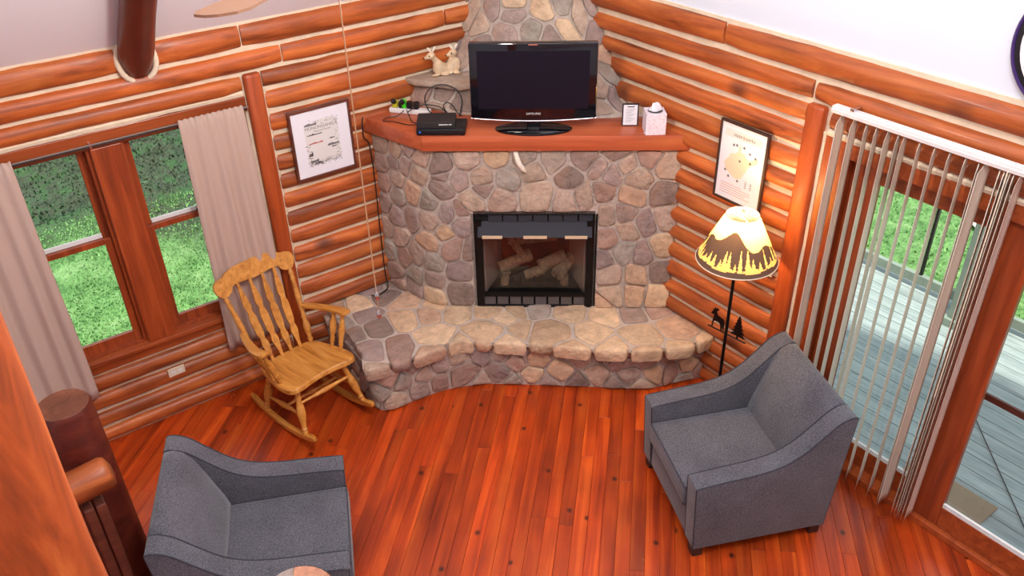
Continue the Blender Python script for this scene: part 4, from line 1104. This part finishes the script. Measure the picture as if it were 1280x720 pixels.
# ---- vertical blinds
bl = empty('vertical_blinds', (-.1, -3.5, 2.36)); tag(bl, 'cream vertical blinds on a white track in front of the sliding door', 'blinds')
tr_ = G().box(-.125, -.078, -5.0, -2.775, 2.345, 2.385, bev=.004).box(-.128, -.122, -5.0, -2.775, 2.36, 2.368).mk('track', M['vwhite'], bl)
for y in (-2.90, -4.3): G().box(-.13, 0, y-.012, y+.012, 2.384, 2.402, bev=.003).box(-.012, 0, y-.014, y+.014, 2.36, 2.44).mk('bracket', M['chrome'], bl)
slat_px = [1053, 1069, 1085, 1097.5, 1112, 1125, 1132.5, 1152, 1171, 1190, 1210, 1227, 1234, 1253.5, 1259, 1263, 1266, 1271, 1279]
slat_tw = [30, 22, 14, 14, 18, 14, 16, 11, 11, 11, 11, 7, 30, 5, 5, 5, 6, 6, 18]
def slat(yc, ang, z0):
    wv = .0445; V = []; F = []; nw = 6
    for j, z in enumerate((2.335, 2.30, 1.5, .9, z0+.05, z0)):
        for i in range(nw+1):
            t_ = -1+2*i/nw; cut = .30 if j == 0 else 1
            lx = t_*wv*cut; ly = .006*(1-t_*t_)
            V.append((-.102+lx*math.cos(ang)-ly*math.sin(ang), yc+lx*math.sin(ang)+ly*math.cos(ang), z+(.012*t_ if j == 5 else 0)))
    for j in range(5):
        for i in range(nw): F.append((j*(nw+1)+i, j*(nw+1)+i+1, (j+1)*(nw+1)+i+1, (j+1)*(nw+1)+i))
    o = mk('slat', V, F, M['vinyl'], bl, smooth=True); md = o.modifiers.new('thick', 'SOLIDIFY'); md.thickness = .0012
for x, tw in zip(slat_px, slat_tw):
    # where the slat hangs on the track; slat plane lies along the line of sight plus a twist
    ytr = 131+(x-1046)*.311
    p = on(0, -.102, x, ytr+10); d_ = p-CAM; ang = math.atan2(d_.y, d_.x)
    slat(p.y, ang-R(tw), .075)
G().tube([(-.13, -3.74, 2.35), (-.135, -3.74, 1.0)], .004, 6).mk('wand', M['ivory'], bl)

# ---- pictures
def picture(name, origin, rotz, wd, hg, fwid, frame_mat, label):
    e = empty(name, origin, rotz); tag(e, label, 'picture')
    x, z = wd/2, hg/2
    for nm, b in (('frame_side', (-x, -x+fwid, -z, z)), ('frame_side', (x-fwid, x, -z, z)), ('frame_rail', (-x+fwid, x-fwid, z-fwid, z)), ('frame_rail', (-x+fwid, x-fwid, -z, -z+fwid))):
        G().box(b[0], b[1], -.012, .012, b[2], b[3], bev=.003).mk(nm, frame_mat, e, local=True)
    G().box(-x+fwid*.8, x-fwid*.8, -.002, .008, -z+fwid*.8, z-fwid*.8).mk('paper', M['paper'], e, local=True)
    return e
class Ink:
    def __init__(s): s.g = G()
    def quad(s, x0, x1, z0, z1): s.g.add([(x0, -.0032, z0), (x1, -.0032, z0), (x1, -.0032, z1), (x0, -.0032, z1)], [(0, 1, 2, 3)])
    def poly(s, P, d=-.0030): s.g.add([(x, d, z) for x, z in P], [tuple(range(len(P)))])
    def text(s, t_, size, x, z, al='CENTER', d=-.0036):
        V, F = text_geo(t_, size, al); s.g.add([(v.x+x, d, v.y+z) for v in V], F)
    def done(s, name, mat, par):
        o = s.g.mk(name, mat, par, local=True); o['kind'] = 'stuff'; return o
pl_ = picture('framed_print', (-1.895, -.068, 1.755), 0, .455, .505, .018, M['pframe'], 'brown framed park illustration with white mat hanging left of the mantel')
rg = random.Random(12)
i1, i2, i3, i4 = Ink(), Ink(), Ink(), Ink()
Wd, Hd = .125, .165
i4.poly([(-Wd, -Hd+.02), (-Wd+.03, -Hd), (Wd, -Hd+.015), (Wd, Hd-.03), (Wd-.04, Hd), (-.03, Hd-.01), (-Wd, Hd-.03)], -.0026)
for _ in range(210):   # hatch strokes of the drawn border
    ed = rg.choice('TLRBB'); L_ = rg.uniform(.006, .022); tk = rg.uniform(.0008, .0018)
    if ed == 'T': cx, cz = rg.uniform(-Wd, Wd), Hd-rg.uniform(0, .035)
    elif ed == 'B': cx, cz = rg.uniform(-Wd, Wd), -Hd+rg.uniform(0, .04)
    elif ed == 'L': cx, cz = -Wd+rg.uniform(0, .03), rg.uniform(-Hd, 0)
    else: cx, cz = Wd-rg.uniform(0, .035), rg.uniform(-Hd, Hd)
    an = rg.uniform(0, 3.14); c_, s_ = math.cos(an)*L_/2, math.sin(an)*L_/2
    (i1 if rg.random() < .75 else i2).poly([(cx-c_+s_*.1, cz-s_-tk), (cx+c_, cz+s_-tk), (cx+c_, cz+s_+tk), (cx-c_, cz-s_+tk)], -.0034)
def skyline(ink, x0, x1, zb, amp, seed, n=14):
    P = [(x0, zb)]
    for k in range(n+1): P.append((x0+(x1-x0)*k/n, zb+amp*(.4+.6*abs(nz(k*.9, seed)))))
    P.append((x1, zb)); ink.poly(P, -.0031)
skyline(i1, -Wd+.005, -.03, .128, .028, 3); skyline(i2, -.11, .0, .058, .014, 6); skyline(i3, -.10, 0, -.005, .018, 9)
skyline(i1, .03, Wd-.01, -.045, .03, 2); skyline(i2, .05, .09, .005, .014, 4); skyline(i2, .06, .09, -.06, .016, 5); skyline(i2, -.115, -.085, -.09, .045, 7, 6); skyline(i2, -.08, -.02, -.155, .022, 8, 8); skyline(i1, -.11, -.05, -.14, .04, 12, 8)
i1.text('MONONGAHELA', .031, .0, .108); i1.text('National Forest', .02, .005, .083)
i4.done('drawing_ground', plain('print_ground', srgb(226, 222, 218), .8), pl_); i1.done('drawing', M['ink'], pl_); i2.done('dark_drawing', M['ink2'], pl_); i3.done('red_drawing', M['inkred'], pl_)
pr_ = picture('framed_poster', (-.072, -2.192, 1.80), R(-90), .375, .53, .014, M['dframe'], 'dark framed state parks map poster above the floor lamp')
a1, a2, a3, a4, a5 = Ink(), Ink(), Ink(), Ink(), Ink()
a4.poly([(-.145, .165), (.145, .165), (.145, .215), (-.145, .215)], -.0026)
a1.text('state', .034, -.047, .188); a1.text('parks', .034, .052, .188); a3.poly([(-.004, .176), (.004, .172), (.014, .196), (.004, .19), (.0, .204), (-.006, .19), (-.014, .194)], -.0034)
wv = [(-.13, -.01), (-.10, .03), (-.085, .06), (-.05, .07), (-.03, .09), (-.022, .135), (-.014, .135), (-.012, .09), (.02, .085), (.045, .06), (.065, .055), (.085, .07), (.12, .085), (.135, .07), (.11, .045), (.085, .03), (.06, .01), (.045, -.03), (.03, -.045), (.02, -.075), (-.015, -.095), (-.05, -.09), (-.085, -.07), (-.115, -.05)]
a2.poly(wv, -.0028)
for x, z in ((-.07, .12), (-.045, .125), (.012, .125), (.06, .10), (.105, .085), (-.01, .03), (-.115, -.06), (-.085, -.095), (-.01, -.105), (.07, .04)):
    a5.poly([(x+.009*math.cos(k*.7), z+.009*math.sin(k*.7)) for k in range(9)], -.0034)
for k in range(5): a3.quad(-.14, rg.uniform(-.02, .12), -.15-.016*k, -.146-.016*k)
for k in range(4): a1.quad(.05, .062, -.095-.012*k, -.09-.012*k); a1.quad(.09, .102, -.095-.012*k, -.09-.012*k)
a4.done('title_band', plain('title_band', srgb(232, 222, 216), .8), pr_); a1.done('lettering', M['ink2'], pr_); a5.done('park_icon', M['ink'], pr_); a2.done('state_map', M['ochre'], pr_); a3.done('accent', plain('accent_ink', srgb(206, 170, 160), .8), pr_)

# ---- outlets
def outlet(loc, rot, label, horiz):
    e = empty('outlet', loc, rot); tag(e, label, 'outlet')
    w_, h_ = (.115, .07) if horiz else (.07, .115)
    G().box(-w_/2, w_/2, -.007, 0, -h_/2, h_/2, bev=.003).mk('plate', M['ivory'], e, local=True)
    for k in (-1, 1):
        cx, cz = (k*.024, 0) if horiz else (0, k*.024)
        G().box(cx-.014, cx+.014, -.009, -.004, cz-.012, cz+.012, bev=.002).box(cx-.006, cx-.004, -.0095, -.004, cz-.005, cz+.005).mk('socket', M['vwhite'], e, local=True)
    return e
po = on(1, -.052, 221, 464)
outlet((po.x, -.045, po.z), 0, 'ivory electrical outlet on the low log under the window', True)
outlet((-.048, -2.50, 1.20), R(-90), 'ivory wall switch plate behind the lamp shade', False)

# ---- wall clock
ck = empty('wall_clock', (-.004, -3.85, 2.915), R(-90)); tag(ck, 'round wall clock with dark rim on the white gable wall', 'clock')
G().lathe((0, 0, 0), (0, -.03, 0), [(0, .30), (.7, .305), (1, .29)], 48).mk('case', M['black'], ck, local=True, smooth=30)
G().lathe((0, -.028, 0), (0, -.033, 0), [(0, .262), (1, .262)], 48).mk('dial', M['paper'], ck, local=True)
rimo = G().tube([(.295*math.cos(6.283*i/60), -.03, .295*math.sin(6.283*i/60)) for i in range(61)], .009, 6).mk('rim', plain('clock_rim', srgb(58, 36, 96), .4), ck, local=True, smooth=True)
for k in range(12):
    a_ = k*math.pi/6; c_, s_ = math.cos(a_), math.sin(a_)
    G().add([((.22*c_-.008*s_), -.0335, (.22*s_+.008*c_)), ((.25*c_-.008*s_), -.0335, (.25*s_+.008*c_)), ((.25*c_+.008*s_), -.0335, (.25*s_-.008*c_)), ((.22*c_+.008*s_), -.0335, (.22*s_-.008*c_))], [(0, 1, 2, 3)]).mk('hour_mark', M['ink2'], ck, local=True)
for a_, l_ in ((1.0, .13), (2.4, .2)): G().tube([(0, -.036, 0), (l_*math.cos(a_), -.036, l_*math.sin(a_))], .005, 6).mk('hand', M['black'], ck, local=True)

# ---- ceiling fan with pull cords
FX, FY, FZ = -2.77, -2.49, 3.47
fn = empty('ceiling_fan', (FX, FY, 4.99)); tag(fn, 'ceiling fan with tan blades hanging from the sloped ceiling', 'ceiling fan')
G().lathe((FX, FY, FZ+.12), (FX, FY, 5.1), [(0, .014), (.9, .014), (.92, .06), (1, .07)], 14).mk('down_rod', M['brass'], fn, smooth=True)
G().lathe((FX, FY, FZ-.06), (FX, FY, FZ+.14), [(0, .05), (.15, .085), (.4, .12), (.8, .12), (1, .05)], 24).mk('motor', M['brass'], fn, smooth=True)
tipv = on(2, FZ, 277, 14); ba = math.atan2(tipv.y-FY, tipv.x-FX); br_ = math.hypot(tipv.y-FY, tipv.x-FX)+.05
for k in range(5):
    a_ = ba+k*2*math.pi/5
    out = [(.13, -.05), (.3, -.062), (br_-.06, -.088), (br_-.02, -.07), (br_, -.02), (br_, .02), (br_-.02, .07), (br_-.06, .088), (.3, .062), (.13, .05)]
    V = []
    for h in (-.004, .004):
        for x, y in out:
            V.append((FX+x*math.cos(a_)-y*math.sin(a_), FY+x*math.sin(a_)+y*math.cos(a_), FZ+h+y*.12))
    n = len(out); mk('blade', V, [tuple(range(n)), tuple(range(2*n-1, n-1, -1))]+[(i, (i+1) % n, n+(i+1) % n, n+i) for i in range(n)], M['tan'], fn)
for k, (px, py) in enumerate(((471, 368), (473.5, 391))):
    d_ = ray(px, py); hz_ = math.hypot(d_.x, d_.y); t_ = 3.1/hz_; p = CAM+d_*t_
    G().tube([p, Vector((p.x, p.y, FZ-.05))], .0019, 6).mk('pull_cord', M['cord'], fn)
    G().lathe(p-Vector((0, 0, .028)), p+Vector((0, 0, .012)), [(0, .006), (.3, .011), (.7, .011), (1, .004)], 10).mk('pull_knob', M['chrome'], fn, smooth=True)

# ---- foreground log post and stair newel
pc = Vector((-4.08-.166, -3.95, 0)); g = G()
g.tube([pc+Vector((.006+.003*math.sin(i*.9), 0, i*.15)) for i in range(0, 33)], .16, 24, rfun=lambda t_: .158+.004*nz(t_*14, 2))
pst = mk('log_post', [v-pc for v in g.V], g.F, wood('foreground_log', srgb(88, 32, 10), srgb(166, 72, 24), srgb(204, 106, 46), along=2.2, across=9, knot=(3.5, 5, 5), kr=.28, rough=.55, coat=.05, bump=.4, vary=.15, axis=2, kdark=srgb(96, 44, 30)), loc=pc, smooth=True)
tag(pst, 'tall thick peeled orange log post standing before the stair newel', 'post')
nw = empty('log_newel', (-3.99, -1.38, 0)); tag(nw, 'dark red log newel post with sawn flat top and stubby log rail', 'newel post')
pn_ = G().lathe((0, 0, 0), (0, 0, 1.375), [(0, .145), (.5, .138), (.985, .13), (1, .122)], 28).mk('post', M['beam'], nw, local=True, smooth=40)
G().lathe((0, 0, 1.372), (0, 0, 1.379), [(0, .123), (1, .119)], 28).mk('sawn_top', M['log_end'], nw, local=True)
ry = -1.62
rp = G().tube([Vector((-.55+.06*i, -.30, 1.06+.006*i)) for i in range(0, 11)]+[Vector((.075, -.30, 1.124)), Vector((.09, -.30, 1.126))], .085, 20, rfun=lambda t_: .085 if t_ < .82 else .085*math.sqrt(max(.04, 1-((t_-.82)/.19)**2)))
rp.mk('rail', M['log'], nw, local=True, smooth=True)
for k in range(3): G().box(-.02+.055*k-.13, .028+.055*k-.13, -.36, -.22, 0, .99, bev=.008).mk('stair_board', M['pframe'], nw, local=True)

# ================================================================ THINGS ON THE MANTEL (local x = along the mantel, y = towards the chimney)
MZ = 1.83
def ment(name, px, py, label, cat, z=MZ, rot=UA):
    p = zp(z, px, py); e = empty(name, (p.x, p.y, z), rot); tag(e, label, cat); return e
# ---- television
tv = ment('television', 667, 162, 'black flat screen television on an oval gloss stand on the mantel', 'television')
el = G().lathe((0, 0, 0), (0, 0, .022), [(0, .98), (.4, 1.0), (.75, .9), (1, .12)], 48)
el.V = [Vector((v.x*.262, v.y*.115, v.z)) for v in el.V]; el.mk('stand_base', M['gloss'], tv, local=True, smooth=True)
G().box(-.045, .045, -.012, .03, .015, .10, bev=.006).mk('neck', M['gloss'], tv, local=True)
W2, B0, B1 = .418, .052, .595
G().box(-W2, W2, -.022, .045, B0+.03, B1, bev=.010).mk('bezel', M['gloss'], tv, local=True, smooth=30)
G().box(-W2+.06, W2-.06, .04, .085, .16, .5, bev=.02).mk('rear_housing', M['black'], tv, local=True, smooth=30)
G().box(-W2+.052, W2-.052, -.0235, -.018, B0+.105, B1-.048).mk('screen', M['screen'], tv, local=True)
cr = G(); cp = [Vector((x, -.020+.004*(x/W2)**2, B0+.018+.020*(x/W2)**2)) for x in [(-W2+2*W2*i/24) for i in range(25)]]
cr.tube(cp, .0065, 8); cr.mk('chrome_trim', M['chrome'], tv, local=True, smooth=True)
lowp = [(x, B0+.018+.020*(x/W2)**2) for x in [(-W2+2*W2*i/24) for i in range(25)]]+[(W2, B0+.06), (-W2, B0+.06)]
G().prism(lowp, -.020, .04, 'y').mk('chin', M['gloss'], tv, local=True)
V, F = text_geo('SAMSUNG', .021); mk('logo', [(v.x, -.0228, v.y+B0+.070) for v in V], F, M['vwhite'], tv, local=True)
G().add([(-.03, -.0228, B1-.012), (.03, -.0228, B1-.012), (.03, -.0228, B1-.006), (-.03, -.0228, B1-.006)], [(0, 1, 2, 3)]).mk('top_label', M['inkred'], tv, local=True)
# ---- media boxes
bx = ment('cable_box', 553, 163, 'wide black cable box with blue light on the mantel under a smaller box', 'media box')
G().box(-.165, .165, -.10, .10, .004, .05, bev=.008).mk('case', M['black'], bx, local=True, smooth=30)
G().box(-.145, -.133, -.1025, -.098, .022, .034).mk('power_light', plain('blue_light', srgb(40, 110, 220), .3), bx, local=True)
for k in range(6): G().box(-.08+.025*k, -.07+.025*k, -.1025, -.098, .026, .030).mk('front_button', M['steel'], bx, local=True)
for x in (-.14, .14):
    for y in (-.08, .08): G().box(x-.01, x+.01, y-.01, y+.01, 0, .005).mk('foot', M['slot'], bx, local=True)
pb = bx.location+Vector((0, 0, .05)); bx2 = empty('disc_player', (pb.x-.035*U.x, pb.y-.035*U.y, pb.z), UA+R(3)); tag(bx2, 'slim matte black disc player stacked on top of the cable box', 'media box')
G().box(-.13, .13, -.085, .09, 0, .042, bev=.004).mk('case', plain('matte_black', srgb(34, 29, 28), .7), bx2, local=True)
G().box(.02, .08, -.0875, -.084, .022, .027).box(.086, .105, -.0875, -.084, .022, .027).mk('front_strip', M['vwhite'], bx2, local=True)
# ---- power strip, plugs, cables
ps = zp(MZ, 513, 141); pst_ = empty('power_strip', (ps.x, ps.y, MZ), R(-52)); tag(pst_, 'white power strip with bright plugs on the mantel end', 'power strip')
G().box(-.15, .15, -.03, .03, 0, .035, bev=.006).mk('body', M['vwhite'], pst_, local=True)
for k, (x, m_) in enumerate(((-.11, 'yellow'), (-.06, 'black'), (-.045, 'green'), (.0, 'black'), (.05, 'cable'))):
    G().box(x-.018, x+.018, -.02, .02, .035, .085 if m_ != 'green' else .095, bev=.006).mk('plug', M[m_], pst_, local=True)
    if m_ in ('green', 'yellow'): G().lathe((x, 0, .07), (x, -.04, .095), [(0, .016), (.8, .019), (1, .012)], 12).mk('plug', M['black'], pst_, local=True)
def mcable(label, pts, r_=.0038):
    P = [zp(MZ+h, px, py) for px, py, h in pts]
    o = G().tube(spline(P, 8), r_, 6).mk('cable', M['cable'], smooth=True); tag(o, label, 'cable', 'black cables on the mantel'); return o
mcable('large loop of black cable standing up behind the media boxes', [(548, 146, .01), (536, 138, .04), (531, 122, .13), (540, 109, .19), (556, 106, .20), (570, 112, .17), (577, 124, .11), (576, 138, .04), (574, 145, .008)], .0045)
mcable('small coil of black cable beside the television edge', [(560, 142, .02), (554, 133, .06), (559, 128, .08), (566, 132, .06), (571, 140, .03), (578, 145, .008)])
mcable('black cable running from the power strip to the disc player', [(510, 140, .05), (520, 133, .06), (533, 131, .07), (548, 133, .07), (556, 139, .05), (560, 146, .01)])
mcable('thin black cable lying along the mantel end', [(449, 143, .006), (465, 137, .006), (484, 133, .006), (499, 133, .03)], .003)
mcable('thin black cable looping over the mantel front corner', [(505, 138, .04), (496, 145, .006), (484, 147, .006), (479, 151, .006), (492, 152, .006), (510, 156, .006), (524, 155, .02)], .003)
mcable('short black cable dropping from plugs to the cable box', [(508, 137, .06), (512, 146, .03), (516, 153, .006), (526, 153, .01)], .0035)
# cable dropping down beside the breast to the hearth
P = [Vector((-1.56, -.04, 1.84)), Vector((-1.59, -.08, 1.80)), Vector((-1.59, -.08, 1.70)), Vector((-1.55, -.075, 1.62)), Vector((-1.54, -.072, 1.3)), Vector((-1.545, -.072, .9)), Vector((-1.545, -.072, .55)), Vector((-1.56, -.12, .448)), Vector((-1.66, -.17, .442)), Vector((-1.72, -.14, .44))]
o = G().tube(spline(P, 8), .005, 6).mk('cable', M['cable'], smooth=True); tag(o, 'black cable running down the wall beside the chimney to the hearth', 'cable')
# ---- small framed notice and tissue box
nt = ment('framed_notice', 787, 157, 'small black framed notice standing on the mantel', 'picture frame', rot=UA)
G().box(-.055, .055, -.006, .006, 0, .158, bev=.002).mk('frame', M['black'], nt, local=True)
G().box(-.047, .047, -.0075, -.003, .008, .150).mk('paper', M['paper'], nt, local=True)
ik = Ink()
for k in range(9): ik.g.add([(-.03, -.0082, .118-.011*k), (.03-.012*(k % 3), -.0082, .118-.011*k), (.03-.012*(k % 3), -.0082, .1205-.011*k), (-.03, -.0082, .1205-.011*k)], [(0, 1, 2, 3)])
ik.done('fine_print', M['inkgreen'], nt)
G().add([(-.022, -.0083, .134), (.026, -.0083, .134), (.026, -.0083, .141), (-.022, -.0083, .141)], [(0, 1, 2, 3)]).mk('heading', M['ink2'], nt, local=True)
G().add([(0, .005, .1), (.03, .06, 0), (-.03, .06, 0)], [(0, 1, 2)]).mk('easel_leg', M['black'], nt, local=True)
tx = ment('tissue_box', 817, 164, 'white patterned tissue box with tissue on the mantel end', 'tissue box', rot=UA+R(4))
pm = NT('tissue_print'); tcn = pm.n('ShaderNodeTexCoord'); mpn = pm.n('ShaderNodeMapping'); mpn.inputs['Scale'].default_value = (60, 60, 90); vn = pm.n('ShaderNodeTexVoronoi', ins={'Scale': 1.0})
pm.l(tcn.outputs['Object'], mpn.inputs[0]); pm.l(mpn.outputs[0], vn.inputs['Vector']); rn = ramp(pm, [(.25, srgb(226, 204, 214)), (.5, srgb(236, 230, 238))]); pm.l(vn.outputs['Distance'], rn.inputs[0]); pm.l(rn.outputs[0], pm.b.inputs['Base Color'])
bxs = [(-.067, .067, 0, .145)]
G().box(-.067, .067, -.067, .067, 0, .145, bev=.002).mk('box', pm.m, tx, local=True)
G().lathe((0, 0, .1455), (0, 0, .147), [(0, .05), (1, .05)], 20).mk('opening', M['ink2'], tx, local=True)
V = []; F = []
for j in range(7):
    for i in range(16):
        a_ = 6.283*i/16; r_ = (.045-.004*j)*(1+.25*math.sin(3*a_+j*.4)); V.append((r_*math.cos(a_), r_*.5*math.sin(a_), .14+.0095*j+.006*math.sin(2*a_)*j/6))
for j in range(6):
    for i in range(16): F.append((j*16+i, j*16+(i+1) % 16, (j+1)*16+(i+1) % 16, (j+1)*16+i))
F.append(tuple(96+i for i in range(16)))
mk('tissue', V, F, M['paper'], tx, local=True, smooth=True)
tc_ = zp(MZ, 806, 167); o = G().prism([(tc_.x-.008, tc_.y-.006), (tc_.x+.012, tc_.y), (tc_.x, tc_.y+.012)], MZ, MZ+.006).mk('paper_scrap', M['paper']); tag(o, 'tiny white scrap of paper on the mantel', 'paper')
# ---- deer figurine on the ledge
df = zp(2.035, 555, 92); dq = empty('deer_figurine', (df.x, df.y, 2.03), R(-14)); tag(dq, 'ceramic figurine of two resting fawns on the stone ledge', 'figurine')
def blob(name, parts, mat, par, vox=.006):
    g_ = G()
    for c, r_, q_ in parts: g_.ell(c, r_, q_, 16, 12)
    o = g_.mk(name, mat, par, local=True)
    md = o.modifiers.new('r', 'REMESH'); md.mode = 'VOXEL'; md.voxel_size = vox; md.use_smooth_shade = True
    ms = o.modifiers.new('s', 'SMOOTH'); ms.iterations = 4
    dg = bpy.context.evaluated_depsgraph_get(); me = bpy.data.meshes.new_from_object(o.evaluated_get(dg)); o.modifiers.clear(); o.data = me
    return o
from mathutils import Quaternion
def qa(ax, d): return Quaternion(ax, R(d))
YQ = (0, 1, 0)
def fawn(sx, x0, hx, hz, look):
    b = blob('fawn', [((x0, 0, .045), (.062, .042, .046), None), ((x0-.02*sx, 0, .07), (.04, .034, .045), None), ((x0+.035*sx, .0, .035), (.035, .04, .035), None),
                      *[((x0-.012+(hx+.018-x0)*k/5, 0, .082+(hz-.088)*k/5), (.026-.0012*k, .022-.001*k, .022), None) for k in range(6)], ((hx, -.005, hz), (.034, .026, .026), qa(YQ, 12*look)),
                      ((hx+.032*look, -.008, hz-.010), (.022, .015, .014), None), ((x0-.05, -.03, .012), (.035, .012, .011), None), ((x0+.02, -.042, .012), (.03, .012, .011), None)], M['deer'], dq)
    for s_, ang in ((-1, -38), (1, 30)):
        blob('ear', [((hx-.012*look+s_*.018, .004+s_*.004, hz+.040), (.010, .006, .026), qa(YQ, ang if look < 0 else ang+8))], M['deerw'], dq, .003)
    G().ell((hx+.016*look, -.027, hz+.004), (.005, .004, .006)).mk('eye', M['slot'], dq, local=True, smooth=True)
    G().ell((hx+.054*look, -.012, hz-.010), (.005, .006, .005)).mk('nose', M['slot'], dq, local=True, smooth=True)
fawn(1, -.02, -.092, .15, -1)
fawn(-1, .068, .072, .148, -1)
G().ell((.045, -.035, .02), (.012, .01, .012)).mk('hoof', M['deerw'], dq, local=True, smooth=True)
# ---- antler hook under the mantel
p0 = face_pt(645, 193, FD-.03); p1 = face_pt(649, 205, FD-.055); p2 = face_pt(657, 215, FD-.05)
o = G().tube(spline([p0+Vector((0, 0, .02)), p0, p1, p2], 6), .016, 10, rfun=lambda t_: .014+.006*math.sin(t_*3)-.006*(t_ > .9)).mk('antler_hook', M['antler'], smooth=True); tag(o, 'curved pale antler hook on the stone under the mantel', 'hook')
